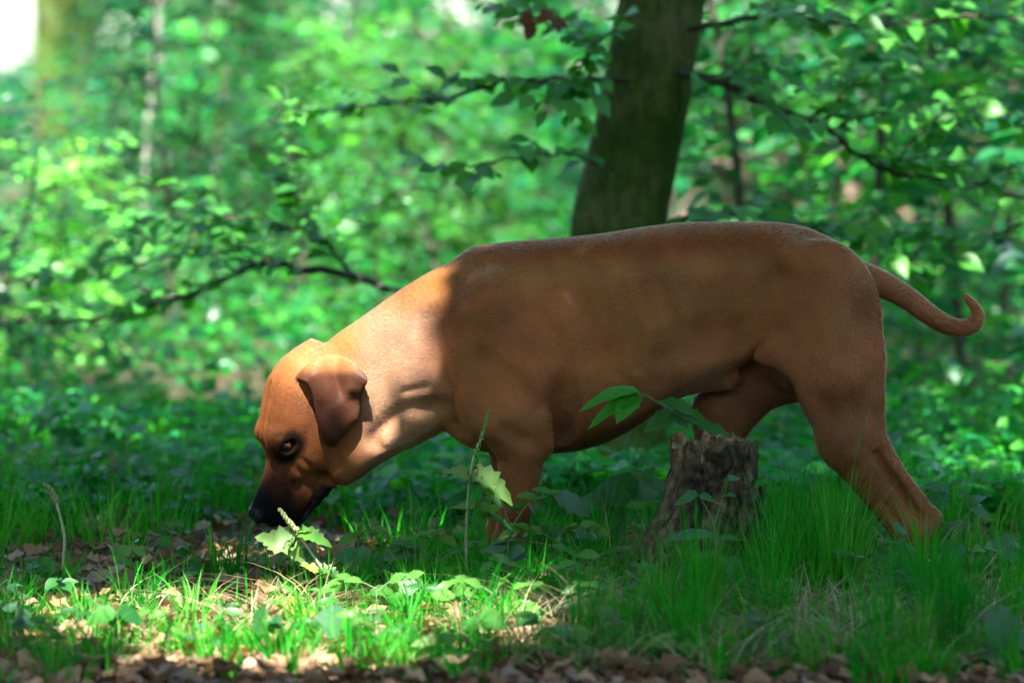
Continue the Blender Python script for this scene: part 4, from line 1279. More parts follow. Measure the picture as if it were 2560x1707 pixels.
def stump_body():
    na, nz = 230, 150
    th = np.linspace(0, 2 * math.pi, na, endpoint=False)
    zz = np.linspace(-.03, 1, nz)
    H_ = 0.292
    T, Zt = np.meshgrid(th, zz, indexing='ij')
    cs, sn = np.cos(T), np.sin(T)
    # centre line and half width against height, from the photograph's outline
    zk = [-.03, 0, .12, .3, .45, .6, .75, .9, 1]
    left = spline(zk, [-.140, -.132, -.122, -.112, -.098, -.073, -.060, -.053, -.050], Zt)
    right = spline(zk, [.118, .112, .106, .104, .104, .104, .108, .110, .106], Zt)
    cx = (left + right) / 2; R = (right - left) / 2
    ridge = 0.10 * (fbm(cs * 2.3 + 9 + sn, Zt * 1.1 + sn * 2.3, 5, 4) - .5) + 0.13 * (fbm(T * 2.6 + .2 * np.sin(Zt * 9), Zt * 2.2, 6, 4) - .5) * np.minimum(1, np.minimum(T, 2 * math.pi - T) * 3)
    flute = 0.035 * np.sin(T * 9 + 3 * fbm(T * 1.5, Zt * 2, 8)) + 0.05 * np.maximum(0, np.sin(T * 3 + .6)) * (1 - Zt)**2
    rough = 0.075 * (fbm(T * 7 + 2, Zt * 11, 61, 4) - .5) + 0.05 * (np.abs(fbm(T * 13, Zt * 7 + 4, 66, 3) - .5)) 
    seam = np.minimum(1, np.minimum(T, 2 * math.pi - T) * 4)
    rad = R * (1 + ridge + flute + rough * seam)
    # a crack and a knot hole on the side towards the camera (-y is th = 270 deg)
    for ta, za, w, hgt, dep in ((4.62, .66, .05, .10, .22), (4.56, .54, .055, .07, .28), (4.70, .74, .06, .03, .16), (4.9, .40, .10, .06, .1), (5.1, .12, .16, .12, .3), (4.45, .78, .16, .025, .14), (4.95, .80, .2, .02, .12)):
        rad = rad * (1 - dep * np.exp(-((T - ta) / w)**2 - ((Zt - za) / hgt)**2))
    rad = rad * (1 - .10 * np.exp(-((Zt - .83) / .035)**2) * (.4 + fbm(T * 4, Zt * 3, 40)))
    top = 1 + 0.10 * (fbm(cs * 3.1 + 4, sn * 3.1 + 4, 14, 4) - .45) + .03 * np.sin(T * 5)
    x = cx + rad * cs; y = rad * sn * 1.02; z = Zt * H_ * np.where(Zt > .5, 1 + (top - 1) * (Zt - .5) * 2, 1)
    V = np.stack([x, y, z], -1).reshape(-1, 3)
    i, j = np.meshgrid(np.arange(na), np.arange(nz - 1), indexing='ij')
    Q = np.stack([i * nz + j, ((i + 1) % na) * nz + j, ((i + 1) % na) * nz + j + 1, i * nz + j + 1], -1).reshape(-1, 4)
    rim = V.reshape(na, nz, 3)[:, -1]
    return V, Q, rim
V, Q, rim = stump_body()
mesh_obj('bark', np_mesh('bark', V, Q, stump_material('stump_bark', (0.105, 0.080, 0.048), (0.012, 0.010, 0.007), (0.27, 0.22, 0.14))), stump)
# crumbling broken wood of the top: rings running inwards from the rim
nr, na = 14, len(rim)
cen = rim.mean(0)
W = []
for k in range(nr + 1):
    s = k / nr
    p = rim * (1 - s) + cen * s
    ang = np.arctan2(rim[:, 1], rim[:, 0])
    dz = 0.045 * (fbm(p[:, 0] * 60 + 30, p[:, 1] * 60 + 30, 33, 4) - .5) * min(1, s * 6) + 0.012 * math.sin(min(1, s * 3) * math.pi) - 0.03 * s
    p = p.copy(); p[:, 2] += dz + (.001 if k == 0 else 0)
    W.append(p)
WV = np.concatenate(W)
i, j = np.meshgrid(np.arange(nr), np.arange(na), indexing='ij')
WQ = np.stack([i * na + j, i * na + (j + 1) % na, (i + 1) * na + (j + 1) % na, (i + 1) * na + j], -1).reshape(-1, 4)
rot_mat = stump_material('rotten_wood', (0.22, 0.16, 0.08), (0.03, 0.022, 0.012), (0.46, 0.37, 0.21))
mesh_obj('broken_top', np_mesh('broken_top', WV, WQ, rot_mat, smooth=False), stump)
def splinter(x, y, z, w, d, h, seed, mat):
    r = np.random.default_rng(seed)
    n = 9
    V = []
    for k in range(5):
        s = k / 4
        for a in range(n):
            t = a / n * 2 * math.pi
            V.append((x + (w * math.cos(t)) * (1 - .55 * s**1.5) * r.uniform(.75, 1.2), y + d * math.sin(t) * (1 - .5 * s) * r.uniform(.75, 1.2), z + h * s + r.normal(0, h * .04) * (k > 0)))
    V.append((x, y, z + h * 1.04))
    Q = [(k * n + a, k * n + (a + 1) % n, (k + 1) * n + (a + 1) % n, (k + 1) * n + a) for k in range(4) for a in range(n)]
    T = [(4 * n + a, 4 * n + (a + 1) % n, 5 * n) for a in range(n)]
    return mesh_obj('splinter', np_mesh('splinter', np.array(V), [np.array(Q), np.array(T)], mat, smooth=False), stump)
for k in range(34):
    a = rs.uniform(0, 6.28); q = rs.uniform(.35, .97)
    c = cen * (1 - q) + rim[int(a / 6.283 * na) % na] * q
    splinter(c[0], c[1], c[2] - .022, rs.uniform(.005, .014), rs.uniform(.004, .010), rs.uniform(.018, .036), 900 + k, rot_mat)
# bark flakes still clinging to the right side and foot
def flake(th0, th1, z0, z1, off, seed):
    r = np.random.default_rng(seed)
    n, m_ = 9, 9
    V = []
    for s in (0, .007):
        for i in range(n):
            for j in range(m_):
                t = th0 + (th1 - th0) * i / (n - 1); z = z0 + (z1 - z0) * j / (m_ - 1) + .006 * math.sin(i * 2.1 + seed)
                zt = max(z / .318, 0)
                R = float(np.interp(zt, [0, .3, .6, 1], [.124, .108, .088, .078])) + off + s + r.normal(0, .0015) + .012 * (j / (m_ - 1))**2 * (seed % 2)
                cx = float(np.interp(zt, [0, .3, .6, 1], [-.010, -.004, .015, .028]))
                V.append((cx + R * math.cos(t), R * math.sin(t) * 1.02, z))
    N = n * m_
    Q = []
    for i in range(n - 1):
        for j in range(m_ - 1):
            a = i * m_ + j
            Q += [(a, a + m_, a + m_ + 1, a + 1), (N + a + 1, N + a + m_ + 1, N + a + m_, N + a)]
    for i in range(n - 1):
        for j in (0, m_ - 1):
            a = i * m_ + j
            Q.append((a, a + m_, N + a + m_, N + a))
    for j in range(m_ - 1):
        for i in (0, n - 1):
            a = i * m_ + j
            Q.append((a, a + 1, N + a + 1, N + a))
    mesh_obj('bark_flake', np_mesh('bark_flake', np.array(V), np.array(Q), bpy.data.materials['stump_bark']), stump)
flake(5.35, 6.15, .02, .215, .010, 3)
flake(4.0, 4.55, .01, .10, .010, 4)
flake(5.5, 6.3, .225, .295, .004, 6)
# ------------------------------------------------------------------ fallen leaves
DRY = np.array([(0.36, 0.22, 0.12), (0.28, 0.16, 0.085), (0.44, 0.30, 0.18), (0.20, 0.105, 0.055), (0.33, 0.24, 0.16), (0.16, 0.085, 0.05)])
curls = [curl_leaf(s) for s in range(8)]
curl_me = [np_mesh('dead_leaf', V, Q, dry_mat, colors=np.tile(DRY[k % 6], (len(V), 1))) for k, (V, Q) in enumerate(curls)]
def litter():
    r = np.random.default_rng(81)
    N = 15000
    Y = 5.95 + 4.2 * r.random(N)**1.25
    X = (r.random(N) * 2 - 1) * (0.142 * Y + .1)
    bare = fbm(X * 1.7 + 2, Y * 1.7, 44, 3)
    like = np.clip((0.62 - X * 0.25), .42, 1) * np.where(Y > 8.3, .45, 1)
    keep = r.random(N) < like * (.35 + .9 * bare)
    X, Y = X[keep], Y[keep]
    n = len(X)
    Z = ground_h(X, Y) + r.uniform(.002, .026, n)
    az = r.uniform(0, 6.283, n)
    ax = np.stack([np.cos(az), np.sin(az), r.normal(0, .28, n)], -1)
    nn = np.stack([r.normal(0, .45, n), r.normal(0, .45, n), np.ones(n)], -1)
    sz = r.uniform(.03, .062, n)
    # the nearest ones of the open litter are leaves of their own
    front = np.argsort(Y + 0.25 * np.abs(X + .3))
    front = front[(np.abs(X[front]) < .131 * Y[front]) & (Y[front] > 6.2)][:220]
    from mathutils import Matrix
    for i in front:
        A, B, N_ = (q[0] for q in frames(ax[i:i+1], nn[i:i+1]))
        M = np.eye(4); M[:3, 0], M[:3, 1], M[:3, 2] = A * sz[i], B * sz[i], N_ * sz[i]; M[:3, 3] = (X[i], Y[i], Z[i])
        o = bpy.data.objects.new('dead_leaf', curl_me[i % 8])
        o.matrix_basis = Matrix([list(q) for q in M])
        link(o)
        tag(o, 'curled brown beech leaf lying in the litter of the foreground', 'dead leaf', 'fallen brown leaves on the forest floor')
    rest = np.setdiff1d(np.arange(n), front)
    parts = []
    for k in range(8):
        ids = rest[rest % 8 == k]
        parts.append(scatter(curls[k], np.stack([X, Y, Z], -1)[ids], ax[ids], nn[ids], sz[ids], DRY[r.integers(0, 6, len(ids))] * r.uniform(.6, 1.2, (len(ids), 1))))
    v, f, c = merge(parts)
    tag(mesh_obj('leaf_litter', np_mesh('leaf_litter', v, f, dry_mat, colors=c)), 'brown leaf litter covering the forest floor', 'leaf litter', kind='stuff')
litter()

# ------------------------------------------------------------------ grass
def blades(X, Y, h, w, az, bend, tint, r):
    """curved tapering blades -> verts, quads, colors"""
    n = len(X)
    s = np.linspace(0, 1, 6)
    Z0 = ground_h(X, Y) - .004
    d = np.stack([np.cos(az), np.sin(az)], -1)
    out = bend[:, None] * h[:, None] * s[None]**2
    z = h[:, None] * (s[None] - .5 * np.clip(bend, 0, 1.6)[:, None] * .55 * s[None]**2.4)
    P = np.stack([X[:, None] + d[:, :1] * out, Y[:, None] + d[:, 1:] * out, Z0[:, None] + z], -1)
    side = np.stack([-d[:, 1], d[:, 0]], -1)
    tw = r.uniform(-.9, .9, n)
    sd = np.stack([side[:, 0] * np.cos(tw) - d[:, 0] * np.sin(tw), side[:, 1] * np.cos(tw) - d[:, 1] * np.sin(tw), np.zeros(n)], -1)
    wd = w[:, None] * np.array([.75, 1, .95, .75, .45, .04])[None]
    A = P - sd[:, None] * wd[..., None]; B = P + sd[:, None] * wd[..., None]
    V = np.stack([A, B], 2).reshape(n, 12, 3)
    base = np.array([(2*i, 2*i + 1, 2*i + 3, 2*i + 2) for i in range(5)])
    Q = (base[None] + (np.arange(n) * 12)[:, None, None]).reshape(-1, 4)
    return V.reshape(-1, 3), Q, np.repeat(tint, 12, axis=0)
GR = np.array([(0.014, 0.31, 0.008), (0.010, 0.27, 0.010), (0.035, 0.36, 0.012), (0.006, 0.22, 0.010), (0.08, 0.36, 0.03)])
def tufts(r, centres, per, spread, hr, wr=(.0011, .0021), tints=GR, bend=(.1, .75), n_var=.35):
    X, Y, Hh, W_, A, Bd, T = [], [], [], [], [], [], []
    for (cx, cy), k in zip(centres, per):
        a = r.uniform(0, 6.283, k); q = spread * np.sqrt(r.random(k)) * r.uniform(.5, 1.3)
        X.append(cx + np.cos(a) * q); Y.append(cy + np.sin(a) * q)
        hh = r.uniform(*hr)
        Hh.append(hh * r.uniform(1 - n_var, 1 + n_var * .6, k)); W_.append(r.uniform(*wr, k))
        A.append(a + r.normal(0, .7, k)); Bd.append(r.uniform(*bend, k))
        T.append(tints[r.integers(0, len(tints))][None] * r.uniform(.75, 1.3, (k, 1)))
    c = lambda q: np.concatenate(q)
    return blades(c(X), c(Y), c(Hh), c(W_), c(A), c(Bd), np.clip(c(T), 0, .9), r)
def in_view(r, n, y0, y1, px0, px1, power=1.0):
    Y = y0 + (y1 - y0) * r.random(n)**power
    X = (r.uniform(px0, px1, n) - 1280) / F_PX * Y
    return X, Y
def grass():
    r = np.random.default_rng(90)
    parts = []
    # long fine grass round the stump and the hind foot: dense upright tufts with thinner grass between
    def right_tufts(n, y0, y1, per, spread, hr, hr_low, bend, nv, thr, wr):
        X, Y = in_view(r, n, y0, y1, 1430, 2640)
        ok = fbm(X * 5, Y * 5, 50, 2) > thr
        ok &= ~((np.abs(X - sb.x + .02) < .18) & (Y > 6.85) & (Y < 7.46) & (r.random(len(X)) < .95))
        X, Y = X[ok], Y[ok]
        lowp = (X / Y * F_PX + 1280 > 2130) & (Y > 7.0) & (Y < 7.75)
        for m_, h_ in ((~lowp, hr), (lowp, hr_low)):
            parts.append(tufts(r, list(zip(X[m_], Y[m_])), r.integers(*per, m_.sum()), spread, h_, wr, bend=bend, n_var=nv))
    right_tufts(120, 6.25, 7.9, (35, 80), .026, (.10, .23), (.07, .125), (.03, .45), .45, .42, (.0009, .0016))
    right_tufts(130, 6.2, 7.95, (5, 16), .05, (.05, .17), (.04, .12), (.1, .9), .5, .30, (.0009, .0018))
    X, Y = in_view(r, 50, 6.95, 7.25, 1880, 2120)
    parts.append(tufts(r, list(zip(X, Y)), r.integers(16, 44, len(X)), .035, (.12, .27), (.0009, .0017), bend=(.03, .5), n_var=.5))
    X, Y = in_view(r, 22, 5.9, 6.8, 1450, 2640)
    parts.append(tufts(r, list(zip(X, Y)), r.integers(14, 36, len(X)), .05, (.06, .15)))
    X, Y = in_view(r, 150, 6.05, 6.6, -60, 2620)
    ok = (X > .15) | (r.random(len(X)) < .3)
    X, Y = X[ok], Y[ok]
    parts.append(tufts(r, list(zip(X, Y)), r.integers(6, 24, len(X)), .045, (.04, .13), (.001, .0022), bend=(.1, .9), n_var=.5))
    X, Y = in_view(r, 80, 6.17, 6.42, 0, 2560)
    parts.append(tufts(r, list(zip(X, Y)), r.integers(8, 26, len(X)), .04, (.05, .12), (.001, .002), bend=(.1, .9), n_var=.5))
    # shorter grass in front of and beside the forelegs
    X, Y = in_view(r, 120, 6.9, 7.9, 1000, 1560)
    parts.append(tufts(r, list(zip(X, Y)), r.integers(16, 40, len(X)), .05, (.06, .125)))
    # scattered tufts on the left
    X, Y = in_view(r, 200, 5.95, 7.7, -60, 1250)
    ok = fbm(X * 4 + 3, Y * 4, 55, 2) > .46
    X, Y = X[ok], Y[ok]
    parts.append(tufts(r, list(zip(X, Y)), r.integers(8, 26, len(X)), .035, (.05, .125)))
    for px, py, k, hh in ((545, 1480, 26, .12), (600, 1470, 26, .13), (480, 1570, 30, .10), (1180, 1640, 30, .14), (1250, 1610, 26, .12), (700, 1690, 24, .10), (900, 1500, 20, .12), (60, 1600, 26, .1), (350, 1540, 20, .10), (250, 1680, 20, .08),
                          (620, 1560, 18, .1), (1040, 1690, 22, .1), (980, 1450, 24, .09)):
        g = on_ground(px, py)
        parts.append(tufts(r, [(g.x, g.y)], [k], .03, (hh, hh * 1.15), (.0013, .0026)))
    # behind the dog
    X, Y = in_view(r, 520, 8.0, 12.5, -100, 2660, 1.3)
    ok = (fbm(X * 1.8 + 1, Y * 1.8, 57, 3) > .42)
    X, Y = X[ok], Y[ok]
    parts.append(tufts(r, list(zip(X, Y)), r.integers(14, 34, len(X)), .10, (.07, .20), (.0016, .003)))
    v, f, c = merge(parts)
    tag(mesh_obj('grass', np_mesh('grass', v, f, grass_mat, colors=c)), 'fine green woodland grass growing in tufts', 'grass', kind='stuff')
    DRYG = np.array([(0.42, 0.33, 0.19), (0.34, 0.25, 0.13), (0.5, 0.42, 0.28)])
    parts = []
    X, Y = in_view(r, 120, 6.15, 7.15, 1250, 2560)
    parts.append(tufts(r, list(zip(X, Y)), r.integers(8, 24, len(X)), .05, (.08, .16), (.0008, .0015), DRYG, (.7, 1.9)))
    X, Y = in_view(r, 34, 6.3, 7.2, 200, 1250)
    parts.append(tufts(r, list(zip(X, Y)), r.integers(5, 14, len(X)), .05, (.05, .11), (.0008, .0015), DRYG, (.7, 1.9)))
    for px, py, k in ((640, 1590, 30), (720, 1560, 30), (1930, 1560, 30), (1760, 1580, 34), (1330, 1560, 34), (1830, 1640, 40), (780, 1530, 22), (1650, 1660, 40), (2150, 1670, 30)):
        g = on_ground(px, py)
        parts.append(tufts(r, [(g.x, g.y)], [k], .05, (.10, .14), (.0009, .0016), DRYG, (.9, 2.0)))
    X, Y = in_view(r, 50, 7.0, 7.9, 1450, 2560)
    parts.append(tufts(r, list(zip(X, Y)), r.integers(2, 5, len(X)), .05, (.14, .22), (.0007, .0012), DRYG, (.3, 1.3)))
    v, f, c = merge(parts)
    tag(mesh_obj('dry_grass', np_mesh('dry_grass', v, f, dry_mat, colors=c)), 'bleached dry grass bent over the foreground', 'dry grass', kind='stuff')
grass()
# ------------------------------------------------------------------ plants standing in the foreground, one by one
PALE = (0.20, 0.36, 0.10); FRESH = (0.11, 0.30, 0.05); MID = (0.055, 0.225, 0.035); DEEP = (0.030, 0.155, 0.032); YELL = (0.24, 0.38, 0.05); BLUE = (0.075, 0.21, 0.105); BRIGHT = (0.06, 0.36, 0.03)
plant_meshes = {}
def plant_leaf_mesh(kind, tint):
    key = (kind, tint)
    if key not in plant_meshes:
        V, Q = {'lobed': LOBED, 'lance': LANCE, 'round': ROUND, 'beech': BEECH}[kind]
        plant_meshes[key] = np_mesh('leaf', V, Q, leaf_mat, colors=np.tile(np.array(tint), (len(V), 1)))
    return plant_meshes[key]
from mathutils import Matrix
def plant(name, label, ground_px, stems, leaves, category='plant', group=None, stem_tint=(0.16, 0.24, 0.09), spike=None, dY=0.0):
    """ground_px: pixel where it stands; stems: list of ([(px, py, dy)], r0, r1); leaves: (base px, py, tip px, py, kind, tint, facing, width)"""
    g = on_ground(*ground_px)
    Y = g.y + dY
    g = at(ground_px[0], ground_px[1], g.y)
    e = empty(name, (g.x, Y, gz(g.x, Y)))
    loc = np.array(e.location)
    for pts, r0, r1 in stems:
        P = [np.array(at(p[0], p[1], Y + (p[2] if len(p) > 2 else 0))) - loc for p in pts]
        v, q, c = tube(P, np.linspace(r0, r1, len(P)), 7, stem_tint, 26)
        mesh_obj('stem', np_mesh('stem', v, q, stem_mat, colors=c), e)
    rr = np.random.default_rng(int(ground_px[0] * 7 + ground_px[1]))
    for lf in leaves:
        bx, by, tx, ty, kind, tint, facing, width = lf[:8]
        dy = lf[8] if len(lf) > 8 else rr.uniform(-.03, .03)
        b = np.array(at(bx, by, Y)) - loc; t = np.array(at(tx, ty, Y + dy)) - loc
        ax = t - b; s = float(np.linalg.norm(ax))
        nn = np.array([rr.normal(0, .15), -math.sin(facing), math.cos(facing)])
        A, B, N_ = (q[0] for q in frames(ax[None], nn[None]))
        M = np.eye(4); M[:3, 0], M[:3, 1], M[:3, 2] = A * s, B * s * width * (.72 if kind == 'lobed' else 1), N_ * s * rr.uniform(.6, 1.6); M[:3, 3] = b
        o = bpy.data.objects.new('leaf', plant_leaf_mesh(kind, tint))
        o.matrix_basis = Matrix([list(q) for q in M])
        link(o, e)
    if spike:
        pts, n, size, tint, taper = spike
        P = path_points([np.array(at(p[0], p[1], Y + (p[2] if len(p) > 2 else 0))) - loc for p in pts], 60)
        parts = []
        for k in range(n):
            i = int(k / n * 59)
            d = P[min(i + 1, 59)] - P[max(i - 1, 0)]; d /= np.linalg.norm(d)
            a = k * 2.4
            q = np.array([math.cos(a), math.sin(a), .5]); q /= np.linalg.norm(q)
            s = size * (1 - taper * k / n) * rr.uniform(.8, 1.2)
            c = P[i] + q * s * .9
            th = np.linspace(0, math.pi, 5); ph = np.linspace(0, 2 * math.pi, 6, endpoint=False)
            B_ = np.array([(math.sin(u) * math.cos(w) * .75, math.sin(u) * math.sin(w) * .75, math.cos(u) * 1.1) for u in th for w in ph]) * s + c
            Qb = np.array([(x * 6 + y, x * 6 + (y + 1) % 6, (x + 1) * 6 + (y + 1) % 6, (x + 1) * 6 + y) for x in range(4) for y in range(6)])
            parts.append((B_, Qb, np.tile(np.array(tint), (len(B_), 1))))
        v, f, c = merge(parts)
        tag(mesh_obj('buds', np_mesh('buds', v, f, leaf_mat, colors=c), e), kind='stuff')
    tag(e, label, category, group)
    return e
PI = math.pi
plant('flowering_herb', 'pale lobed leaves and white bud spike of the herb right under the dog\'s muzzle', (842, 1512),
      [([(842, 1512), (815, 1440), (765, 1362), (722, 1302), (700, 1275)], .0030, .0016)],
      [(736, 1366, 634, 1326, 'lobed', PALE, 1.0, 1.0), (716, 1356, 768, 1408, 'lobed', PALE, 1.0, .95), (745, 1330, 832, 1352, 'lobed', FRESH, .55, .9), (742, 1328, 795, 1318, 'lobed', YELL, .4, .8),
       (810, 1425, 748, 1402, 'lobed', YELL, .8, .9), (812, 1430, 845, 1470, 'lobed', FRESH, .9, .9), (800, 1420, 862, 1440, 'lobed', MID, .6, .8)],
      stem_tint=(.30, .33, .18), spike=([(738, 1325), (716, 1297), (698, 1272)], 46, .0042, (.55, .6, .33), .35))
plant('seedling', 'bluish green seedling with four leaves just right of the muzzle herb', (925, 1490), [([(925, 1490), (920, 1440), (916, 1396)], .002, .0014)],
      [(915, 1400, 828, 1378, 'round', BLUE, .7, .8), (914, 1396, 905, 1362, 'round', BLUE, 1.0, 1.1), (918, 1400, 1003, 1424, 'round', BLUE, .5, .8), (918, 1402, 945, 1432, 'round', MID, .8, .9)])
plant('flower_stalk', 'single pale bare flower stalk with curved tip at the far left', (160, 1478), [([(160, 1478), (158, 1420), (161, 1350), (150, 1290), (132, 1236), (114, 1213)], .0036, .0022)], [],
      stem_tint=(.36, .42, .20), spike=([(140, 1255), (128, 1230), (112, 1211)], 34, .0046, (.42, .48, .2), .3))
plant('flowering_herb', 'tall herb with budding spike and big pale leaf before the foreleg', (1170, 1490),
      [([(1170, 1490), (1165, 1350), (1172, 1215), (1182, 1150), (1205, 1090), (1222, 1025)], .0032, .0013)],
      [(1180, 1192, 1110, 1165, 'lobed', PALE, .55, 1.1), (1176, 1180, 1300, 1240, 'lobed', PALE, .75, .85), (1190, 1205, 1262, 1252, 'lobed', FRESH, .5, .8), (1196, 1268, 1115, 1258, 'lobed', FRESH, .45, .8), (1190, 1262, 1262, 1290, 'lobed', FRESH, .5, .8),
       (1168, 1440, 1112, 1412, 'lobed', YELL, .7, .9), (1168, 1450, 1240, 1468, 'lobed', PALE, .8, 1.0), (1166, 1430, 1218, 1420, 'lobed', FRESH, .5, .8), (1215, 1290, 1290, 1312, 'lobed', MID, .4, .7)],
      stem_tint=(.22, .30, .11), spike=([(1186, 1140), (1205, 1090), (1223, 1022)], 30, .0040, (.12, .30, .06), .4))
ash = lambda *l: [(bx, by, tx, ty, 'lance', t, f, 1.35) for bx, by, tx, ty, t, f in l]
plant('ash_seedling', 'feather leaved ash seedling arching right in front of the foreleg', (1292, 1470),
      [([(1292, 1470), (1283, 1400), (1276, 1322)], .0026, .002), ([(1276, 1322), (1325, 1256), (1382, 1234)], .0017, .001), ([(1276, 1325), (1258, 1265), (1245, 1225)], .0016, .0009)],
      ash((1380, 1234, 1336, 1212, FRESH, .6), (1382, 1234, 1480, 1278, BLUE, .9), (1372, 1238, 1446, 1268, MID, .8), (1365, 1238, 1405, 1218, FRESH, .5), (1345, 1246, 1296, 1230, FRESH, .7), (1340, 1250, 1378, 1275, MID, .9),
          (1322, 1258, 1268, 1262, MID, .6), (1320, 1260, 1350, 1288, FRESH, .8), (1250, 1240, 1212, 1232, YELL, .5), (1256, 1262, 1216, 1275, FRESH, .7), (1258, 1264, 1310, 1268, MID, .7)))
plant('ash_seedling', 'leafy twig reaching left across the dog\'s belly above the stump', (1815, 1470),
      [([(1815, 1475, 0), (1800, 1250, -.01), (1788, 1120, -.02), (1758, 1076, -.03), (1700, 1038, -.05), (1640, 1003, -.07), (1602, 982, -.08)], .0035, .0014)],
      [(1604, 983, 1478, 968, 'lance', BRIGHT, .6, .62, -.1), (1608, 990, 1488, 1018, 'lance', BRIGHT, .9, .62, -.1), (1592, 986, 1546, 1030, 'lance', BRIGHT, 1.0, 1.1, -.1), (1640, 1004, 1735, 1008, 'lance', MID, .6, 1.0, -.08),
       (1690, 1030, 1625, 1060, 'lance', MID, 1.0, 1.2, -.06), (1706, 1042, 1785, 1066, 'lance', MID, .7, 1.0, -.05), (1735, 1062, 1842, 1078, 'lance', MID, .5, 1.0, -.05), (1672, 1024, 1715, 1058, 'lance', MID, .9, 1.0, -.05), (1690, 1032, 1760, 1040, 'lance', MID, .6, 1.3, -.06)],
      stem_tint=(.08, .17, .05))
plant('herb', 'upright nettle-like herb touching the left side of the stump', (1597, 1470),
      [([(1597, 1470), (1600, 1400), (1611, 1275), (1609, 1205)], .0024, .001)],
      [(1611, 1203, 1680, 1222, 'round', BLUE, .7, .7), (1609, 1200, 1575, 1165, 'round', MID, .8, .7), (1609, 1204, 1632, 1158, 'round', MID, .8, .7), (1611, 1268, 1650, 1240, 'lance', FRESH, .5, 1.1), (1610, 1272, 1560, 1250, 'lance', FRESH, .6, 1.1), (1605, 1330, 1560, 1312, 'lance', MID, .6, 1.1), (1605, 1340, 1665, 1322, 'lance', MID, .6, 1.2)],
      stem_tint=(.09, .22, .05))
plant('herb', 'forked green herb standing directly in front of the stump', (1790, 1540),
      [([(1790, 1540), (1790, 1420), (1786, 1310)], .0026, .0018), ([(1786, 1310), (1762, 1262), (1745, 1236)], .0015, .0008), ([(1786, 1310), (1806, 1250), (1822, 1200)], .0015, .0008)],
      [(1745, 1238, 1680, 1252, 'round', MID, .5, .8), (1747, 1238, 1722, 1222, 'round', MID, .6, .9), (1748, 1238, 1788, 1246, 'round', MID, .6, .9), (1822, 1200, 1850, 1186, 'round', MID, .4, .9), (1820, 1203, 1796, 1226, 'round', MID, .8, .9), (1810, 1238, 1836, 1232, 'lance', MID, .6, 1.3),
       (1790, 1340, 1660, 1325, 'lance', BLUE, .4, 1.1), (1790, 1345, 1850, 1338, 'lance', MID, .5, 1.2), (1790, 1400, 1700, 1420, 'lance', DEEP, .7, 1.2), (1790, 1405, 1860, 1430, 'lance', DEEP, .7, 1.2)],
      stem_tint=(.07, .2, .045))
plant('ash_seedling', 'ash seedling with spread leaflets right of the hind foot', (2407, 1408), [([(2407, 1408), (2402, 1340), (2396, 1285)], .0022, .0015), ([(2396, 1285), (2380, 1240), (2372, 1218)], .0013, .0008), ([(2397, 1285), (2420, 1262)], .0012, .0008)],
      ash((2374, 1222, 2312, 1206, BLUE, .7), (2373, 1220, 2398, 1196, BLUE, .8), (2376, 1228, 2420, 1226, MID, .6), (2380, 1240, 2298, 1244, BLUE, .6), (2388, 1262, 2320, 1272, MID, .6), (2420, 1262, 2464, 1226, BLUE, .7), (2422, 1262, 2462, 1252, MID, .6), (2420, 1264, 2476, 1284, BLUE, .6), (2408, 1272, 2450, 1300, MID, .7)))
plant('broad_leaf_seedling', 'seedling with big round bluish leaf in the bottom right corner', (2520, 1690), [([(2520, 1690), (2524, 1640), (2524, 1602)], .002, .0014)],
      [(2524, 1604, 2485, 1536, 'round', BLUE, 1.15, 1.25), (2526, 1606, 2600, 1590, 'round', BLUE, .9, 1.1), (2524, 1640, 2440, 1620, 'round', BLUE, .5, .9), (2522, 1655, 2400, 1668, 'round', MID, .5, .8), (2524, 1650, 2590, 1640, 'round', MID, .6, .9)])
plant('broad_leaf_seedling', 'low seedling with one long horizontal leaf at the bottom right', (2290, 1700), [([(2290, 1700), (2292, 1665), (2300, 1650)], .0018, .0012)],
      [(2320, 1652, 2206, 1650, 'beech', BRIGHT, .25, 1.0), (2318, 1655, 2390, 1690, 'round', BLUE, .6, .9), (2316, 1650, 2365, 1622, 'round', BLUE, .7, .8)])
plant('broad_leaf_seedling', 'small seedling with pointed leaf at the bottom edge below the stump', (2080, 1704), [([(2080, 1704), (2082, 1675)], .0016, .0012)],
      [(2060, 1664, 2118, 1676, 'beech', FRESH, .9, 1.1), (2082, 1676, 2042, 1690, 'round', MID, .7, .9)])
plant('broad_leaf_seedling', 'seedling with broad dark leaf facing the camera below the muzzle herb', (850, 1640), [([(850, 1640), (846, 1590), (842, 1562)], .002, .0014)],
      [(866, 1562, 790, 1540, 'round', BLUE, 1.2, 1.3), (846, 1560, 905, 1535, 'round', MID, .8, .9), (850, 1565, 915, 1572, 'round', MID, .7, .9), (848, 1560, 885, 1520, 'round', FRESH, .9, .8)])
plant('broad_leaf_seedling', 'seedling with wide dull leaves in the litter at the left', (300, 1640), [([(300, 1640), (298, 1580), (292, 1535)], .002, .0014)],
      [(292, 1532, 208, 1545, 'round', MID, .6, .9), (294, 1530, 365, 1545, 'round', DEEP, .8, .9), (292, 1534, 300, 1580, 'round', MID, 1.1, 1.0)])
plant('broad_leaf_seedling', 'lit seedling with layered small leaves at the bottom centre', (1090, 1704), [([(1090, 1704), (1092, 1650), (1100, 1600)], .002, .0012)],
      [(1100, 1602, 1140, 1585, 'round', FRESH, .9, 1.1), (1098, 1604, 1030, 1598, 'lance', PALE, .5, 1.4), (1098, 1622, 1010, 1632, 'lance', PALE, .6, 1.4), (1096, 1630, 1170, 1622, 'lance', FRESH, .6, 1.4), (1094, 1655, 1000, 1668, 'lance', YELL, .6, 1.4), (1094, 1660, 1165, 1668, 'lance', FRESH, .6, 1.4), (1098, 1604, 1085, 1572, 'round', FRESH, .9, .9)])
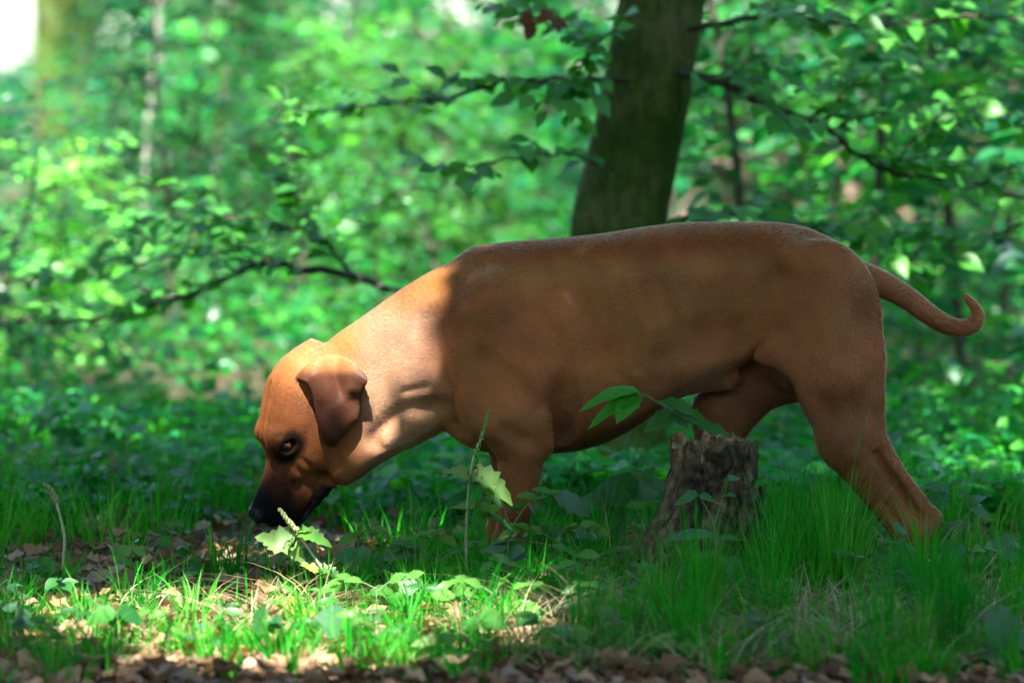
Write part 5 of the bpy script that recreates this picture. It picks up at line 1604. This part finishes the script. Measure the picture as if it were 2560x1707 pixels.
plant('broad_leaf_herb', 'herb with large dark green leaves between the foreleg and the stump', (1545, 1445), [([(1545, 1445), (1555, 1330), (1592, 1242)], .0026, .0016), ([(1548, 1400), (1520, 1300), (1500, 1262)], .002, .0014)],
      [(1592, 1244, 1492, 1196, 'round', DEEP, 1.0, 1.05, .05), (1590, 1248, 1640, 1190, 'round', DEEP, 1.0, .9, .05), (1505, 1268, 1432, 1240, 'round', MID, .9, .9, .05), (1512, 1280, 1582, 1312, 'round', DEEP, 1.1, 1.1, .05), (1500, 1262, 1540, 1215, 'round', DEEP, 1.0, .9, .05), (1530, 1330, 1450, 1330, 'round', MID, .8, .9, .05)],
      stem_tint=(.08, .2, .05), dY=.12)
plant('grass_stem', 'single thin seeding grass stem crossing the dog\'s hind leg', (2105, 1440), [([(2105, 1440), (2112, 1320), (2132, 1180), (2150, 1090), (2172, 1030)], .0012, .0006)], [],
      category='grass stem', stem_tint=(.07, .2, .04), spike=([(2146, 1110), (2158, 1070), (2173, 1028)], 22, .0022, (.16, .28, .09), .4), dY=-.25)
# small low seedlings scattered in the foreground
rp = np.random.default_rng(222)
spots = [(95, 1500), (40, 1640), (190, 1660), (420, 1690), (560, 1640), (640, 1480), (470, 1500), (330, 1480), (980, 1545), (1010, 1480), (1060, 1570), (1290, 1600), (1350, 1660), (1450, 1590), (1380, 1510), (1500, 1520), (1340, 1430), (1430, 1440), (1620, 1600), (1960, 1600), (2060, 1560), (2230, 1560), (2350, 1520), (2460, 1470), (2440, 1560), (2240, 1470), (760, 1660), (890, 1690), (240, 1590), (20, 1560), (1230, 1540), (1690, 1690), (1540, 1660), (2540, 1500), (560, 1560), (700, 1610), (800, 1600), (930, 1600), (1000, 1660), (1140, 1560), (1200, 1660), (1270, 1510), (1120, 1500), (380, 1620), (120, 1690), (500, 1660), (150, 1560), (1410, 1690), (1580, 1540), (1850, 1560), (1900, 1680), (2160, 1620), (2380, 1600), (2480, 1640), (670, 1690), (1330, 1560), (430, 1440), (760, 1470), (1080, 1430)]
near_what = lambda px: ('at the left edge' if px < 300 else 'in the lit litter on the left' if px < 700 else 'below the dog\'s head' if px < 1100 else 'below the foreleg' if px < 1500 else 'below the stump' if px < 2000 else 'below the hind leg' if px < 2300 else 'at the right edge')
small = []
for k, (px, py) in enumerate(spots):
    g = on_ground(px, py)
    pm_ = F_PX / g.y
    hgt = rp.uniform(.05, .12) * pm_
    tint = (MID, BLUE, DEEP, FRESH)[k % 4]
    kind = ('round', 'lance', 'lance', 'beech')[(k // 2) % 4]
    n = int(rp.integers(4, 8))
    lv = []
    for j in range(n):
        a = j / n * 2 * PI + rp.uniform(-.4, .4)
        L = rp.uniform(.03, .058) * pm_ * (.68 if px < 950 else 1.0)
        h2 = hgt * rp.uniform(.55, 1.0)
        lv.append((px, py - h2, px + L * math.cos(a), py - h2 - L * rp.uniform(-.35, .35), kind, tint, rp.uniform(.4, 1.1), rp.uniform(.85, 1.3), L / pm_ * math.sin(a)))
    col_w = {MID: 'green', BLUE: 'bluish', DEEP: 'dark green', FRESH: 'fresh green'}[tint]
    row = 'at the bottom' if py > 1630 else 'front grass' if py > 1540 else 'further back'
    small.append((f'low {col_w} {"narrow" if kind == "lance" else "pointed" if kind == "beech" else "round"} leaved seedling {near_what(px)}, {row}', px, py, hgt, lv))
for lab, px, py, hgt, lv in small:
    same = sorted(q[1] for q in small if q[0] == lab)
    full = lab if len(same) == 1 else lab + (', left one', ', right one', ', third from left')[same.index(px)]
    plant('seedling', full, (px, py), [([(px, py), (px + rp.uniform(-6, 6), py - hgt)], .0016, .001)], lv, 'seedling', 'low seedlings in the foreground')
# small ash seedlings with feathered leaves between the muzzle and the stump
def feather(px, py, hgt, label, tint, seed):
    r = np.random.default_rng(seed); hgt *= 1.45
    stems = [([(px, py), (px + r.uniform(-5, 5), py - hgt)], .0018, .0012)]
    lv = []
    for d in (-1, 1) if seed % 3 else (-1, 1, .3):
        x0, y0 = px, py - hgt * r.uniform(.8, 1)
        L = r.uniform(75, 120)
        ex, ey = x0 + d * L, y0 - r.uniform(5, 35)
        stems.append(([(x0, y0), ((x0 + ex) / 2, (y0 + ey) / 2 - 14), (ex, ey)], .0011, .0006))
        for q in (.35, .6, .82):
            bx, by = x0 + (ex - x0) * q, y0 + (ey - y0) * q - 14 * math.sin(q * PI)
            for sg in (-1, 1):
                l_ = r.uniform(30, 46)
                lv.append((bx, by, bx + d * l_ * .75, by + sg * l_ * r.uniform(.25, .6), 'lance', tint, r.uniform(.5, 1.1), r.uniform(1.2, 1.6), sg * .02))
        lv.append((ex, ey, ex + d * r.uniform(34, 50), ey + r.uniform(2, 16), 'lance', tint, r.uniform(.5, 1.0), 1.4))
    plant('ash_seedling', label, (px, py), stems, lv, 'plant', 'small ash seedlings between muzzle and stump')
for k, (px, py, hgt, tint, lab) in enumerate(((1010, 1465, 85, FRESH, 'small bright ash seedling left of the tall budding herb'), (1085, 1480, 60, MID, 'small ash seedling hugging the foot of the tall budding herb'),
        (1395, 1470, 90, FRESH, 'small bright ash seedling halfway between foreleg and stump'), (1480, 1500, 75, MID, 'small ash seedling just left of the stump foot'), (1330, 1540, 80, FRESH, 'small bright ash seedling in front of the arching one'),
        (1240, 1580, 70, FRESH, 'small bright ash seedling low in the lit grass below the foreleg'), (1680, 1560, 95, MID, 'small ash seedling in front of the stump, left of the forked herb'), (940, 1560, 65, FRESH, 'small ash seedling in the sun patch below the bluish seedling'),
        (1545, 1600, 80, MID, 'small ash seedling in the dark grass below the stump'), (2330, 1430, 70, BLUE, 'small bluish ash seedling touching the hind foot'), (2200, 1540, 85, MID, 'small ash seedling in the grass below the hind foot'))):
    feather(px, py, hgt, lab, tint, 40 + k)
# two yellowed leaves lying on the litter
def loose_leaf(px0, py0, px1, py1, tint, label, facing=.35):
    g0, g1 = on_ground(px0, py0), on_ground(px1, py1)
    a = np.array(g1 - g0); s = np.linalg.norm(a)
    V, Q = LOBED
    o = mesh_obj('yellow_leaf', np_mesh('yellow_leaf', V * np.array([1, .8, 1.3]) * s, Q, leaf_mat, colors=np.tile(np.array(tint), (len(V), 1))), None, (g0.x, g0.y, gz(g0.x, g0.y) + .03))
    o.rotation_euler = (facing, -.1, math.atan2(a[1], a[0]))
    tag(o, label, 'leaf', 'yellow leaves lying in the sun patch')
loose_leaf(690, 1556, 775, 1562, (.42, .38, .06), 'upper yellow leaf lying on the sunlit litter')
loose_leaf(718, 1592, 830, 1590, (.45, .42, .08), 'lower longer yellow leaf lying on the sunlit litter', .25)
# thin dead twigs lying in the litter
def fallen_twig(px0, py0, px1, py1, r0, label):
    a, b = on_ground(px0, py0), on_ground(px1, py1)
    P = [np.array(a) * (1 - s) + np.array(b) * s + np.array([0, 0.01 * math.sin(s * 9), .012 + .012 * math.sin(s * 5)]) for s in np.linspace(0, 1, 8)]
    c0 = P[0].copy()
    v, q, c = tube([p - c0 for p in P], np.linspace(r0, r0 * .5, 8), 7, (.17, .13, .10), 30)
    tag(mesh_obj('fallen_twig', np_mesh('fallen_twig', v, q, stem_mat, colors=c), None, tuple(c0)), label, 'twig', 'dead twigs on the forest floor')
fallen_twig(1090, 1400, 1230, 1330, .006, 'grey dead twig lying behind the tall herb by the foreleg')
fallen_twig(70, 1425, 150, 1475, .006, 'short pale twig lying beside the bare flower stalk')
fallen_twig(300, 1410, 350, 1425, .010, 'stubby dark stick lying in the litter left of the muzzle')
fallen_twig(2330, 1262, 2600, 1240, .012, 'thin brown branch lying behind the ash seedling on the right')
